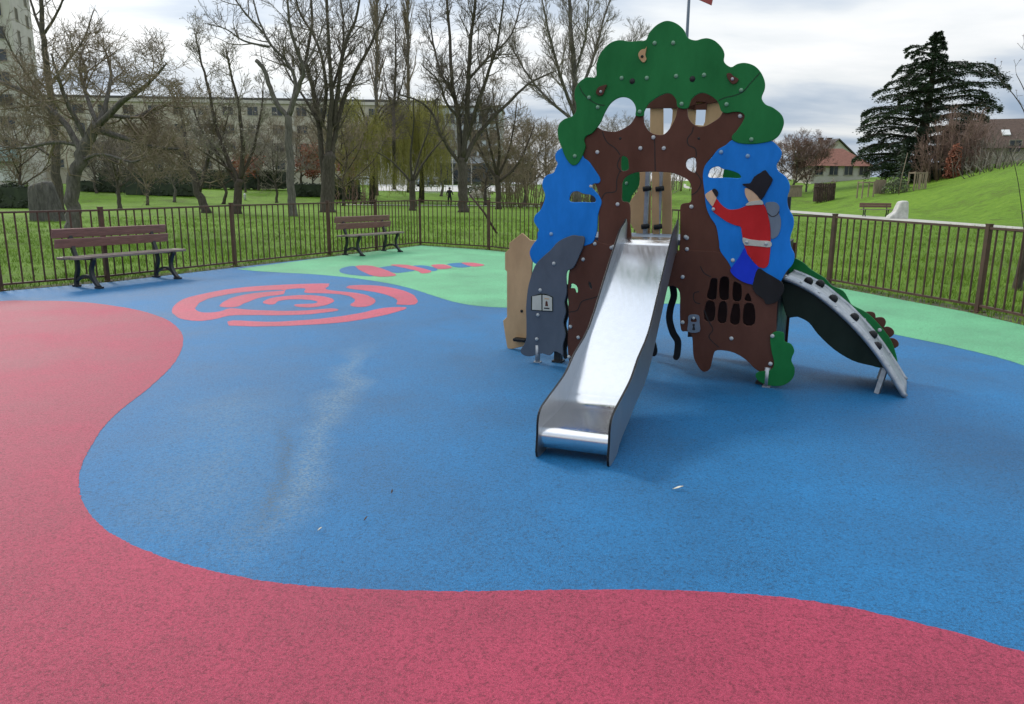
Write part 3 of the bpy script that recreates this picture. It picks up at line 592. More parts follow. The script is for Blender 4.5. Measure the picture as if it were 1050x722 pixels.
# frame behind the front: posts, deck, side and back boards
S = lambda x, y, o=0: FPL.px(x, y, o)[0]
DZ = FPL.px(668, 242, 0)[1]-.02
s0, s1, DD = .15, FPL.L-.05, .95
rzF = math.atan2(FPL.d.y, FPL.d.x)
for s in (s0, s1):
    for o_ in (-.09, -DD):
        mb = MB(); c = FPL.w(s, 0, o_); mb.box(c+Vector((0, 0, .72)), (.06, .06, 1.40), rzF); mb.box(c+Vector((0, 0, .014)), (.09, .09, .018), rzF); mb.build('post', M['cast_iron'], tower)
for s, o_ in ((FPL.px(552, 370)[0], .018), (FPL.px(786, 394)[0], .012)):
    mb = MB(); c = FPL.w(s, 0, o_); mb.tube([c+Vector((0, 0, .004)), c+Vector((0, 0, .16))], .022, 12); mb.box(c+Vector((0, 0, .012)), (.06, .045, .010), rzF); mb.build('foot', M['galv'], tower)
mb = MB(); c = FPL.w((s0+s1)/2, DZ-.03, -DD/2-.03); mb.box(c, (s1-s0+.02, DD-.08, .04), rzF); mb.build('deck', M['mid_grey_board'], tower)
SP = Plane(FPL.w(s1+.06, 0, -DD+.03), FPL.w(s1+.06, 0, -.02))   # right side, looking outwards along the tower
side = board('side_wall', SP, [(0, .16), (0, .5), (0, 1.0), (0, DZ-.02), (.45, DZ-.02), (.91, DZ-.02), (.91, .6), (.91, .16), (.75, .13), (.45, .28), (.16, .13)], M['black_board'], tower, 0, .02, raw=True, smooth=False)
board('back_wall', FPL, [(S(708, 300, -DD), .16), (S(708, 300, -DD), DZ-.05), (s1+.1, DZ-.05), (s1+.1, .16), (s1-.1, .12), (s1-.35, .20)], M['brown_board'], tower, -DD+.02, .02, raw=True, smooth=False)
bk = -.88
board('back_panel', FPL, [(666.5, 88), (690, 84), (722, 86), (740, 94), (741, 120), (735, 150), (700, 160), (666.5, 158)], M['tan_board'], tower, bk, .02, [[(680, 110), (686, 108.6), (689.6, 113), (689, 124), (685, 137), (684, 142), (680, 142)], [(714, 107.3), (724, 108), (722.7, 124.7), (721, 128.7), (712.7, 128)]], smooth=False)
board('back_beam', FPL, [(658, 84), (700, 80), (742, 84), (744, 103), (700, 111), (660, 111)], M['brown_board'], tower, bk+.024, .02, [[(714, 107.3-3), (724, 108-3), (724, 112), (713, 112)]], smooth=False)
board('back_board', FPL, [(656, 168), (666, 168), (666, 248), (657, 248), (652, 238), (646.8, 230), (645, 220), (645.4, 209), (649, 202), (653.5, 196), (656, 185)], M['tan_board'], tower, bk, .02, sub=3)
board('back_board', FPL, [(668.5, 170), (672.5, 165), (676.2, 178), (675.8, 205), (676, 246), (669.5, 248), (668, 220)], M['tan_board'], tower, bk+.05, .02, smooth=False)
board('back_board', FPL, [(678.8, 168), (687, 168), (688.4, 200), (689, 248), (678.6, 248)], M['tan_board'], tower, bk-.02, .02, smooth=False)
for x0, y0 in ((664.3, 200), (677.3, 200)):
    s, _ = FPL.px(x0, y0, bk); mb = MB(); c = FPL.w(s, 0, bk+.03); mb.box(c+Vector((0, 0, .86)), (.035, .035, 1.6), rzF); o = mb.build('back_rail', M['galv'], tower)
    for zz in (DZ+.05, DZ+.38): mb = MB(); mb.tube([c+Vector((-.03, 0, zz))+FPL.n*.03, c+Vector((.04, 0, zz+.01))+FPL.n*.03], .022, 8); mb.build('clamp', M['black_board'], o, tower.location)
gb = board('back_crown', FPL, [(615, 168), (628, 158), (645, 158), (655, 166), (656.5, 180), (654, 192), (648, 200), (645, 208), (630, 210), (615, 200)], M['green_board'], tower, bk-.03, .02); bolts(FPL, [(642.5, 188)], gb, bk-.03, 'cap_green')
board('back_crown', FPL, [(742, 175), (748, 170), (756, 172), (764, 178), (770, 190), (768, 210), (750, 214), (741, 200)], M['green_board'], tower, bk-.03, .02)
# flag pole above the crown
s, z = FPL.px(704, 50, -.45); mb = MB(); q0 = FPL.w(s, z-.6, -.45); s2, z2 = FPL.px(709, -52, -.45); q1 = FPL.w(s2, z2, -.45)
mb.tube([q0, q1], .012, 10); mb.build('flag_pole', M['mid_grey_board'], tower)
mb = MB(); mb.box(FPL.w(s, z-.12, -.49), (.5, .06, .05), rzF); mb.build('cross_beam', M['brown_board'], tower)
board('flag', FPL, [(709.5, -46), (720, -44), (738, -36), (734, -16), (729.5, 5.5), (718, 0.5), (708, -4)], M['flag'], tower, -.45, .012, smooth=False, bevel=.002)

# slide
F0 = (g(550, 470)+g(624, 481))/2; F0.z = 0
T0 = FPL.w(FPL.px(668, 240)[0], 0, .0)
ax = (F0-T0); SL = ax.length; ax.normalize(); sd = Vector((-ax.y, ax.x, 0))      # sd = rider's left to right seen from the foot
SPL = Plane(Vector((T0.x, T0.y, 0)), F0)
HW = (g(624, 481)-g(550, 470)).length/2-.012
ZT = DZ+.005
g0 = (ZT-.035, .215); tA, tB = .21, SL-.60; gr_ = (g0[0]-g0[1])/(tB-tA)
bed = catmull([(-.12, ZT), (.0, ZT), (.09, ZT-.002), (.15, ZT-.012), (tA, g0[0]), (tA+.06, g0[0]-gr_*.06), (tA+.3, g0[0]-gr_*.3), ((tA+tB)/2, (g0[0]+g0[1])/2), (tB-.3, g0[1]+gr_*.3), (tB-.05, g0[1]+gr_*.05), (tB, g0[1]+.004), (SL-.54, .192), (SL-.47, .179), (SL-.38, .174), (SL-.24, .171), (SL-.085, .168), (SL-.045, .155), (SL-.030, .128), (SL-.034, .09), (SL-.05, .062)], False, 4)
def sp(t, z, w): return T0+ax*t+sd*w+Vector((0, 0, z))
mb = MB(); vs = [sp(t, z, w) for t, z in bed for w in (-HW, HW)]
mb.add(vs, [(2*i, 2*i+1, 2*i+3, 2*i+2) for i in range(len(bed)-1)], 0, True)
vs2 = [Vector(v)-Vector((0, 0, .006)) for v in vs]; nbd = len(bed)
mb.add(vs2, [(2*i, 2*i+2, 2*i+3, 2*i+1) for i in range(nbd-1)], 0, True)
mb.build('slide_bed', M['steel_bed'], tower)
side_prof = [(-.01, ZT+.02), (-.01, ZT+.10), (.03, ZT+.145), (.07, ZT+.12), (.22, ZT+.075), (.35, ZT-.005), (.7, ZT-.25), (1.1, ZT-.535), (SL-.74, .455), (SL-.55, .375), (SL-.36, .335), (SL-.16, .302), (SL-.05, .275), (SL-.006, .225), (SL, .14), (SL, .012), (SL-.17, .012), (SL-.24, .05), (SL-.36, .09), (SL-.50, .12), (SL-.66, .165), (1.1, ZT-.83), (.7, ZT-.54), (.35, ZT-.28), (.10, ZT-.12), (-.01, ZT-.10)]
SIDEPL = Plane(Vector((T0.x, T0.y, 0)), F0)
for w in (-1, 1):
    pl = Plane(T0-sd*0+sd*(w*HW), F0+sd*(w*HW)); sgn = 1 if pl.n.dot(sd) > 0 else -1
    o = board('slide_side', pl, side_prof, [M['steel_side'], M['black_board']], tower, sgn*w*.007+.007, .014, raw=True, bevel=.002, sub=3)
    # outer bolt caps
    q = (sgn*w > 0)
    offb = (sgn*w*.007+.007) if q else 0
    if w*sgn > 0:
        pts = [(SL-.05, .04), (SL-.09, .07), (SL-.08, .17), (SL-.34, .20), (SL-.62, .27), (1.05, ZT-.6), (.72, ZT-.36), (.4, ZT-.12), (.16, ZT+.03)]
        for t, z in pts:
            mb = MB(); c = pl.w(t, z, offb); mb.tube([c, c+pl.n*.005, c+pl.n*.012, c+pl.n*.014], [.013, .013, .008, .002], 10); mb.build('bolt_cap', M['cap'], o, tower.location)
bar = MB(); bar.tube([sp(SL-.055, .10, -HW), sp(SL-.055, .10, HW)], .022, 10); bar.build('slide_crossbar', M['steel_side'], tower)

# curved climbing ramp on the right
S0 = FPL.w(FPL.L-.02, 0, -.16); RF = g(928.5, 409)
RN = Plane(S0, RF); RWd = .56
back = -RN.n
near = [(803, 285.5), (817, 291), (835, 300.5), (852, 313.5), (870, 329.5), (886, 346.5), (900, 364), (914, 385), (928.5, 408.5)]
npf = catmull([RN.px(x, y, 0) for x, y in near], False, 4); npf[-1] = (npf[-1][0], max(.012, npf[-1][1]))
mb = MB(); vs = [RN.w(s, z, -w) for s, z in npf for w in (0, RWd)]
mb.add(vs, [(2*i, 2*i+1, 2*i+3, 2*i+2) for i in range(len(npf)-1)], 0, True)
o = mb.build('climbing_sheet', M['galv'], tower); so = o.modifiers.new('s', 'SOLIDIFY'); so.thickness = .012; so.offset = 0
for w in (0, RWd):
    mb = MB(); mb.tube([RN.w(s, z+.004, -w) for s, z in npf], .019, 10); mb.build('ramp_rail', M['galv'], tower)
for i in range(1, len(npf)-2, 4):
    mb = MB(); s, z = npf[i]; mb.tube([RN.w(s, z+.02, .0), RN.w(s, z+.03, .004)], .011, 8); mb.build('bolt_cap', M['cap'], o, tower.location)
for px_, py_, w in ((829, 291.5, .26), (841, 295, .42), (854, 314, .22), (876, 330, .24), (895, 347, .36), (899.5, 358.5, .22)):
    s, z = RN.px(px_, py_, -w)
    j = min(range(len(npf)), key=lambda k: abs(npf[k][0]-s)); k2 = min(j+1, len(npf)-1); j2 = max(j-1, 0)
    sl = math.atan2(npf[k2][1]-npf[j2][1], npf[k2][0]-npf[j2][0]); c = RN.w(s, npf[j][1]+.028, -w)
    up = (-RN.d*math.sin(sl)+Vector((0, 0, math.cos(sl)))); tg = (RN.d*math.cos(sl)+Vector((0, 0, math.sin(sl))))
    mb = MB(); mb.tube([c-up*.024, c, c+up*.018, c+up*.028], [.034, .036, .028, .010], 9); mb.build('climbing_hold', M['black_board'], tower)
nb2 = [(801, 291), (817, 293), (835, 302.5), (852, 315.5), (870, 331.5), (886, 348.5), (900, 366), (908, 377), (902, 376.5), (890.6, 374.5), (874, 369.8), (855.3, 358.5), (838.8, 343), (829.4, 331), (817.6, 325), (806, 323.5)]
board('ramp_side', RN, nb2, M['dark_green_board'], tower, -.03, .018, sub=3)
fb = [(800, 268), (808, 262), (815, 264.5), (824.7, 270), (831.8, 276.5), (845.9, 285.3), (853, 293), (864.7, 298.5), (870.6, 308), (874, 313), (885.9, 319), (895, 326), (905, 337), (913, 348), (917.8, 360), (919.5, 374), (905, 378), (880, 368), (850, 340), (820, 320), (802, 300)]
fg = board('crocodile_panel', RN, fb, M['green_board'], tower, -RWd-.012, .018, sub=3)
for P in ([(884, 322), (890, 319.6), (896.6, 321), (897.5, 327), (892, 330)], [(895, 328), (900, 325.5), (906, 326), (908.4, 331), (905, 337), (899, 336)], [(904, 338), (909, 335), (914.6, 337), (917, 342), (912, 346.5), (907, 345)], [(911, 348), (916, 347), (920.6, 350), (921.4, 354.5), (916.5, 357.5), (912, 356)]):
    board('back_spike', RN, P, M['brown_board'], tower, -RWd-.034, .018, sub=3)
bolts(RN, [(886, 328), (902, 338.5)], fg, -RWd-.012, 'cap')
s, z = RN.px(904, 380, -.04)
for w, dx in ((.05, 0), (RWd-.02, .0)):
    q = RN.w(RN.px(904.5, 380, -.04)[0], 0, -w); j = min(range(len(npf)), key=lambda k: abs(npf[k][0]-RN.px(904.5, 380, -.04)[0]))
    mb = MB(); mb.tube([q+Vector((-.02, 0, .006)), q+Vector((.03, 0, npf[j][1]-.01))], .024, 4, smooth=False); mb.build('ramp_leg', M['galv'], tower)

# ------------------------------------------------------------------ trees
def frame_of(t):
    a = t.orthogonal().normalized(); return a, t.cross(a)
def bez(pts, n):
    q = catmull([tuple(p) for p in pts], False, max(2, n)); return [Vector(p) for p in q]
class Grower:
    def __init__(s, seed, rmin, up=.25, wob=.18):
        s.r = random.Random(seed); s.rmin = rmin; s.up = up; s.wob = wob; s.tr = MB(); s.cr = MB(); s.tips = []
    def spray(s, pts, rad, dens, lng, lv, droop=0, ang=(30, 65), t0=.15, taper=.55, lift=None):
        "children along a limb"
        L_ = sum((b-a).length for a, b in zip(pts, pts[1:])); n = max(1, int(L_*dens+s.r.random()))
        for _ in range(n):
            t = t0+(1-t0)*s.r.random()**.8; f = t*(len(pts)-1); i = min(int(f), len(pts)-2); u = f-i
            p = pts[i].lerp(pts[i+1], u); tg = (pts[i+1]-pts[i]).normalized(); r0 = rad[i]*(1-u)+rad[i+1]*u
            a, b = frame_of(tg); th = s.r.uniform(0, 2*math.pi); an = R(s.r.uniform(*ang))
            d = (tg*math.cos(an)+(a*math.cos(th)+b*math.sin(th))*math.sin(an)).normalized()
            l = lng*(1-taper*t)*s.r.uniform(.6, 1.25)
            s.limb(p, d, l, max(s.rmin, min(r0*.62, l*.022)), lv, dens, lng, droop, ang, taper)
    def limb(s, p, d, l, r, lv, dens, lng, droop, ang, taper):
        seg = 4 if lv > 0 else 2
        pts = [p]; q = p
        for k in range(seg):
            d = (d+Vector((s.r.gauss(0, s.wob), s.r.gauss(0, s.wob), s.r.gauss(0, s.wob)+(s.up-droop)*.35))).normalized()
            q = q+d*(l/seg); pts.append(q)
        rad = [max(s.rmin*.8, r*(1-.75*k/seg)) for k in range(seg+1)]
        s.cr.tube(pts, rad, 4 if lv > 1 else 3, cap=False)
        s.tips.append((pts[-1], d))
        if lv > 0: s.spray(pts, rad, dens*s.k, lng*s.q, lv-1, droop, ang, .12, taper)
    k, q = 1.9, .46
def tree(name, label, stems, seed, bark, twig, dens=2.0, bud=(.03, .06), lng=2.4, lv=2, rmin=.010, up=.25, wob=.18, droop=0, ang=(28, 62), group='bare winter trees behind the fence', cat='tree', k=1.45, q=.5, jit=.0, buds=None, budn=0, t0=.25, roots=True):
    "stems: (points, r0, r1, makes twigs); the first begins at the tree's base"
    base_ = stems[0][0][0]
    t = thing(name, label, cat, tuple(base_), 0, group)
    G = Grower(seed, rmin, up, wob); G.k = k; G.q = q
    for i, (pts, r0, r1, tw) in enumerate(stems):
        P = bez(pts, 4); n = len(P)
        for j in range(1, n): P[j] = P[j]+Vector((G.r.gauss(0, 1), G.r.gauss(0, 1), G.r.gauss(0, .4)))*min(.035, r0*.12)
        rad = [r0+(r1-r0)*(j/(n-1)) for j in range(n)]
        if i == 0 and roots:
            rad[0] *= 1.35; P[0] = P[0]-Vector((0, 0, .15))
        G.tr.tube(P, rad, 9 if r0 > .12 else 6)
        if tw: G.spray(P, rad, dens*tw*DN, lng, lv, droop, ang, t0 if i == 0 else .12)
    G.tr.build('trunk', bark, t)
    G.cr.build('crown', twig, t, smooth=True)
    if buds:
        mb = MB()
        for _ in range(budn):
            p, d = G.r.choice(G.tips); p = p+Vector((G.r.gauss(0, 1), G.r.gauss(0, 1), G.r.gauss(0, 1)))*bud[0]
            blob(mb, p, G.r.uniform(*bud), G.r)
        mb.build('buds', buds, t)
    return t, G
BUD = (.03, .06); DN = 1.5
def blob(mb, p, r, rr):
    a = Vector((rr.gauss(0, 1), rr.gauss(0, 1), rr.gauss(0, 1))).normalized(); b = a.orthogonal().normalized(); c = a.cross(b)
    mb.add([p+a*r, p-a*r, p+b*r*.7, p-b*r*.7], [(0, 2, 1), (0, 1, 3)])
def stem_px(pts, Y, w0, w1, tw=1, dy=0., seed=0):
    "a stem read off the photo at depth Y; dy lets it lean towards or away from the viewer"
    out = []; n = len(pts)
    for i, (x, y) in enumerate(pts): out.append(at(x, y, Y+dy*i/(n-1)))
    return (out, w0*.5*Y/F_, w1*.5*Y/F_, tw)
def planted(pts, Y):
    "drop the foot of the first stem on the terrain"
    p, r0, r1, tw = pts[0]; p[0] = Vector((p[0].x, p[0].y, terr(p[0].x, p[0].y))); return pts

def auto_stems(p, h, r0, nl, fork=.35, spread=.5, seed=1, lean=(0, 0)):
    rr = random.Random(seed); top = p+Vector((lean[0]*h, lean[1]*h, h*.75))
    tr = [p, p+Vector((rr.gauss(0, .02)*h, 0, h*fork*.5)), p.lerp(top, fork/.75), p.lerp(top, .6)+Vector((rr.gauss(0, .03)*h, rr.gauss(0, .03)*h, 0)), top]
    out = [(tr, r0, r0*.18, 1)]
    for i in range(nl):
        t = fork+(.9-fork)*i/max(1, nl-1)*.9; th = 2.4*i+rr.random(); q = p.lerp(top, t/.75*.75+0.0)
        L_ = h*(1-t)*rr.uniform(.55, .8); d = Vector((math.cos(th), math.sin(th), 0))
        out.append(([q, q+d*L_*spread*.45+Vector((0, 0, L_*.28)), q+d*L_*spread*.85+Vector((0, 0, L_*.62)), q+d*L_*spread*1.1+Vector((0, 0, L_))], r0*.5*(1-t*.6), r0*.08, 1))
    return out

# gnarled wide tree, nearest at the left
Y = g(75, 243).y
tree('gnarled_tree', 'gnarled bare tree with wide low tangled limbs behind the nearest bench', [
    stem_px([(75, 243), (75, 222), (74, 200), (79, 172), (88, 148), (99, 126)], Y, 15, 10, .3, .0),
    stem_px([(84, 155), (62, 122), (30, 97), (0, 84), (-30, 76)], Y, 7, 2, 1.0, 1.5), stem_px([(90, 145), (72, 112), (60, 78), (52, 55)], Y, 6, 1.5, 1, -1.0),
    stem_px([(97, 135), (108, 108), (114, 76), (106, 48)], Y, 6, 1.5, 1, 1.0), stem_px([(99, 130), (126, 104), (150, 88), (170, 66)], Y, 7, 1.5, 1.1, -1.2),
    stem_px([(97, 132), (128, 142), (158, 151), (186, 153)], Y, 8, 2, 1.1, .8), stem_px([(88, 150), (58, 146), (24, 152), (0, 150)], Y, 5, 1.2, .8, .8),
    stem_px([(84, 165), (104, 158), (135, 166), (150, 160)], Y, 4, 1, .7, -1.2), stem_px([(99, 126), (88, 96), (82, 62), (90, 42)], Y, 5, 1.2, 1, 2.0),
    stem_px([(110, 118), (138, 120), (166, 108), (190, 112)], Y, 5, 1, 1.1, 2.2)], 11, M['bark_grey'], M['twig_brown'], dens=2.7, lng=1.75, lv=2, rmin=.006, up=.1, wob=.30, ang=(25, 75), k=1.9)
Y = 43
tree('tall_tree', 'tall slim dark trunked bare tree rising behind the gnarled tree', planted([
    stem_px([(62, 218), (58, 178), (53, 120), (47, 62), (43, 22), (40, -30)], Y, 10, 3, .7), stem_px([(45, 40), (36, 15), (28, -10), (20, -40)], Y, 3, 1, 1, 1), stem_px([(44, 36), (56, 18), (66, -5), (72, -40)], Y, 3, 1, 1, -1),
    stem_px([(50, 90), (70, 62), (86, 40), (96, 10)], Y, 3, 1, 1, 1), stem_px([(52, 110), (30, 80), (14, 56), (2, 30)], Y, 3, 1, 1, -1), stem_px([(57, 165), (40, 152), (22, 146), (5, 140)], Y, 3, .8, .8)], Y), 12, M['bark_dark'], M['twig_dark'], dens=1.5, lng=2.2, lv=2, rmin=.011, up=.3)
p = base(123, 214)
tree('small_tree', 'small dark bare tree low behind the gnarled tree limbs', auto_stems(p, 5.6, .16, 8, .35, .9, 3), 13, M['bark_dark'], M['twig_dark'], dens=2.4, lng=1.7, lv=2, rmin=.012)
p = base(100, 206.5)
tree('small_tree', 'dim bare tree by the long wall, left of the leaning trunk', auto_stems(p, 6.5, .15, 7, .3, .8, 5), 14, M['bark_dark'], M['twig_dark'], dens=2.0, lng=1.9, lv=2, rmin=.015)
Y = g(211, 218).y
tree('leaning_tree', 'bare tree with dark trunk leaning left over the lawn', planted([
    stem_px([(212, 218), (204, 198), (195, 172), (184, 153), (168, 138)], Y, 9, 4, .4), stem_px([(204, 196), (212, 168), (218, 140), (221, 112)], Y, 5, 1.5, 1, .8),
    stem_px([(188, 158), (166, 152), (146, 140), (130, 120)], Y, 4, 1, 1, -1), stem_px([(192, 166), (190, 140), (184, 112), (172, 90)], Y, 4, 1, 1, 1.5), stem_px([(212, 165), (226, 146), (232, 126), (236, 100)], Y, 2.5, .8, 1)], Y), 15, M['bark_dark'], M['twig_brown'], dens=2.6, lng=2.0, lv=2, rmin=.011, up=.15, wob=.26)
Y = g(243, 219).y
tree('budding_tree', 'bare tree with several upswept stems and pale buds, left of the lopped trunk', planted([
    stem_px([(243, 219), (244, 200), (246, 184)], Y, 9, 7, 0), stem_px([(245, 186), (233, 162), (222, 132), (214, 92), (205, 58), (200, 34)], Y, 5, 1, 1, .5), stem_px([(246, 184), (249, 152), (245, 112), (236, 72), (232, 50)], Y, 5, 1, 1, -.8),
    stem_px([(244, 190), (226, 162), (207, 134), (196, 104)], Y, 4, 1, 1, 1.0), stem_px([(247, 182), (260, 152), (268, 112), (270, 84)], Y, 4, 1, 1, .8), stem_px([(239, 176), (218, 162), (200, 150)], Y, 3, .8, 1, -1)], Y), 16, M['bark_brown'], M['twig_grey'], dens=2.4, lng=1.8, lv=2, rmin=.010, up=.35, buds=M['bud'], budn=1100)
p = base(266, 206)
tree('small_tree', 'small bare tree in front of the long beige building', auto_stems(p, 7.5, .17, 8, .28, .85, 8), 17, M['bark_dark'], M['twig_dark'], dens=1.8, lng=2.2, lv=2, rmin=.016)
Y = g(300.5, 222).y
tree('lopped_tree', 'bare tree with pale straight trunk and a lopped left limb', planted([
    stem_px([(300.5, 222), (299, 200), (297.5, 168), (296, 140), (295.6, 118)], Y, 8.5, 6.5, .1), stem_px([(295.8, 120), (284, 107), (277, 90), (271, 72), (263.5, 62)], Y, 5, 4, .25),
    stem_px([(296, 118), (303, 88), (296, 66), (278, 46), (266, 22), (256, -12)], Y, 4.5, 1.2, 1, .8), stem_px([(296, 120), (308, 84), (311, 70), (300, 38), (295, 6), (293, -40)], Y, 5, 1.5, 1, -.8),
    stem_px([(276, 48), (250, 42), (232, 30), (210, 24)], Y, 2.5, .8, 1, .5), stem_px([(270, 34), (252, 14), (238, -4), (222, -20)], Y, 2.5, .8, 1, -.6), stem_px([(310, 72), (322, 50), (330, 30), (338, 10)], Y, 2.5, .8, 1, 1)], Y), 18, M['bark_grey'], M['twig_dark'], dens=1.7, lng=2.2, lv=2, rmin=.010, up=.2)
Y = 50
tree('multi_stem_tree', 'tall bare tree of several steep dark stems behind the farther bench', planted([
    stem_px([(336, 217), (335.5, 200), (336, 178), (338, 158)], Y, 15, 12, .1), stem_px([(332, 186), (327.5, 134), (321, 92), (314, 64), (320, 25), (317, -40)], Y, 6, 1.8, 1, .8), stem_px([(336, 165), (338, 132), (340, 92), (337, 42), (333, -40)], Y, 6.5, 2, 1, -1),
    stem_px([(339, 160), (345, 132), (354, 96), (369, 67), (385, 35), (398, 4)], Y, 6, 1.5, 1, .8), stem_px([(342, 130), (346, 96), (353, 50), (366, 13), (371, -30)], Y, 5, 1.5, 1, -.8), stem_px([(326, 125), (312, 100), (300, 84), (288, 60)], Y, 3, 1, 1, 1),
    stem_px([(330, 130), (334, 86), (326, 46), (308, 14), (300, -20)], Y, 4, 1.2, 1, -1.2), stem_px([(341, 90), (350, 60), (352, 20), (345, -20)], Y, 3, 1, 1, 1.5)], Y), 19, M['bark_dark'], M['twig_dark'], dens=1.7, lng=2.6, lv=2, rmin=.011, up=.35)
Y = 53
tree('forked_tree', 'large bare tree with forked trunk, one limb arching left, near the person', planted([
    stem_px([(475, 216), (474.5, 200), (474, 182), (473.5, 162)], Y, 10.5, 9, .05), stem_px([(472, 164), (470, 122), (464, 88), (461, 40), (456, -30)], Y, 6, 1.8, 1, 1), stem_px([(475, 162), (479, 112), (481, 62), (486, 12), (493, -40)], Y, 6, 1.8, 1, -1),
    stem_px([(476, 165), (487, 143), (502, 124), (521, 106), (541, 87), (566, 74)], Y, 5.5, 1.4, 1, 1.2), stem_px([(472, 168), (460, 152), (452, 138), (444, 118), (430, 104), (410, 97)], Y, 4, 1.2, .9, -1), stem_px([(477, 145), (494, 94), (510, 44), (519, -25)], Y, 4.5, 1.2, 1, -1.5),
    stem_px([(466, 100), (452, 74), (444, 44), (440, 10)], Y, 3, 1, 1, 1.5), stem_px([(482, 80), (500, 60), (524, 36), (534, 4)], Y, 3, 1, 1, 1.8), stem_px([(470, 120), (458, 106), (450, 84), (432, 66)], Y, 3, 1, 1, -2)], Y), 20, M['bark_dark'], M['twig_dark'], dens=1.9, lng=2.6, lv=2, rmin=.011, up=.25)
Y = 62
tree('twiggy_tree', 'bushy brown bare tree right of the forked tree', planted([
    stem_px([(511, 210.5), (511, 195), (509, 180)], Y, 6, 5, 0), stem_px([(510, 184), (500, 170), (492, 152), (484, 138)], Y, 3, 1, 1, 1), stem_px([(510, 180), (512, 150), (508, 118), (505, 90)], Y, 3.5, 1, 1, -1), stem_px([(510, 182), (520, 160), (527, 130), (530, 104)], Y, 3, 1, 1, .8), stem_px([(509, 178), (502, 148), (496, 122), (492, 100)], Y, 3, 1, 1, -.8), stem_px([(512, 186), (528, 172), (540, 150), (548, 128)], Y, 3, 1, 1, 1)], Y), 21, M['bark_brown'], M['twig_brown'], dens=2.4, lng=2.0, lv=2, rmin=.012, up=.2)
p = spot(592, 64)
tree('tall_tree', 'very tall fine twigged bare tree rising behind the crown of the tower', [
    ([p, at(592, 130, 64), at(588, 70, 64), at(584, 10, 64), at(580, -50, 64)], .34, .08, 1), ([at(590, 120, 64), at(574, 76, 63), at(562, 30, 62), at(552, -20, 62)], .16, .04, 1), ([at(590, 110, 64), at(606, 66, 65), at(618, 24, 66), at(632, -20, 66)], .16, .04, 1),
    ([at(588, 80, 64), at(600, 40, 63), at(604, 0, 62)], .12, .04, 1), ([at(590, 125, 64), at(560, 100, 65), at(538, 72, 66), at(520, 40, 66)], .14, .03, 1), ([at(590, 115, 64), at(620, 84, 63), at(640, 62, 63), at(652, 40, 63)], .12, .03, 1)], 22, M['bark_grey'], M['twig_grey'], dens=1.9, lng=2.8, lv=2, rmin=.011, up=.45, ang=(20, 50))
for x, Yd, lab, sd in ((385, 92, 'left of two slender bare poplars above the willows', 31), (420, 98, 'right of two slender bare poplars above the willows', 32)):
    p = spot(x, Yd); tops = at(x+(2 if x < 400 else -3), -70, Yd)
    tree('poplar_tree', lab, [([p, p.lerp(tops, .35), p.lerp(tops, .7), tops], .30, .05, 1)], sd, M['bark_grey'], M['twig_brown'], dens=2.0, lng=4.6, lv=2, rmin=.012, up=.8, wob=.10, ang=(14, 32), k=.95, t0=.3, q=.4)
p = base(404.6, 206)
tree('slim_tree', 'slim dark bare tree standing between the two willows', [([p, at(404.5, 160, 78), at(404, 110, 78), at(406, 60, 78), at(405, 20, 78)], .22, .05, 1), ([at(404, 120, 78), at(396, 90, 79), at(392, 60, 79)], .09, .03, 1), ([at(405, 110, 78), at(414, 80, 77), at(418, 50, 77)], .09, .03, 1)], 33, M['bark_dark'], M['twig_dark'], dens=1.6, lng=2.4, lv=2, rmin=.014)
# further bare trees filling the back of the park
for x, Yd, h, nl, lab, sd, bk, tw_ in ((22, 60, 8.5, 9, 'bare tree in front of the pale tower block, by the olive shrub', 101, 'bark_brown', 'twig_brown'),
    (150, 66, 7.5, 10, 'round headed bare tree behind the low limb of the gnarled tree', 102, 'bark_dark', 'twig_brown'), (178, 78, 8.8, 10, 'bare tree behind the long dark hedge, left of the leaning tree', 103, 'bark_grey', 'twig_grey'),
    (228, 74, 9.5, 11, 'bare tree between the leaning tree and the budding tree', 104, 'bark_brown', 'twig_brown'), (283, 80, 8.6, 10, 'bare tree just left of the lopped trunk, farther off', 105, 'bark_dark', 'twig_grey'),
    (310, 94, 10.5, 10, 'bare tree between the lopped and multi-stem trees, by the building', 106, 'bark_brown', 'twig_brown'), (352, 70, 9.5, 10, 'bare tree close behind the right side of the multi-stem tree', 107, 'bark_brown', 'twig_brown'),
    (452, 92, 9.8, 10, 'bare tree in front of the pale blue office block', 108, 'bark_grey', 'twig_grey'), (498, 76, 9.2, 10, 'bare tree close behind the right fork of the forked tree', 109, 'bark_dark', 'twig_brown'),
    (537, 74, 9.6, 11, 'brown bare tree left of the blue left panel, nearer the twiggy tree', 110, 'bark_brown', 'twig_brown'), (560, 86, 10.5, 11, 'brown bare tree half hidden by the blue left panel', 111, 'bark_brown', 'twig_brown'),
    (640, 90, 10.5, 10, 'bare tree seen through the left round window of the tower', 112, 'bark_grey', 'twig_grey'), (120, 84, 9.5, 10, 'tall thin bare tree behind the small tree near the long wall', 113, 'bark_grey', 'twig_grey')):
    p = spot(x, Yd)
    tree('bare_tree', lab, auto_stems(p, h, .018*h, nl, .24, .85, sd), sd, M[bk], M[tw_], dens=1.7, lng=2.4, lv=2, rmin=.012, up=.25, wob=.2)
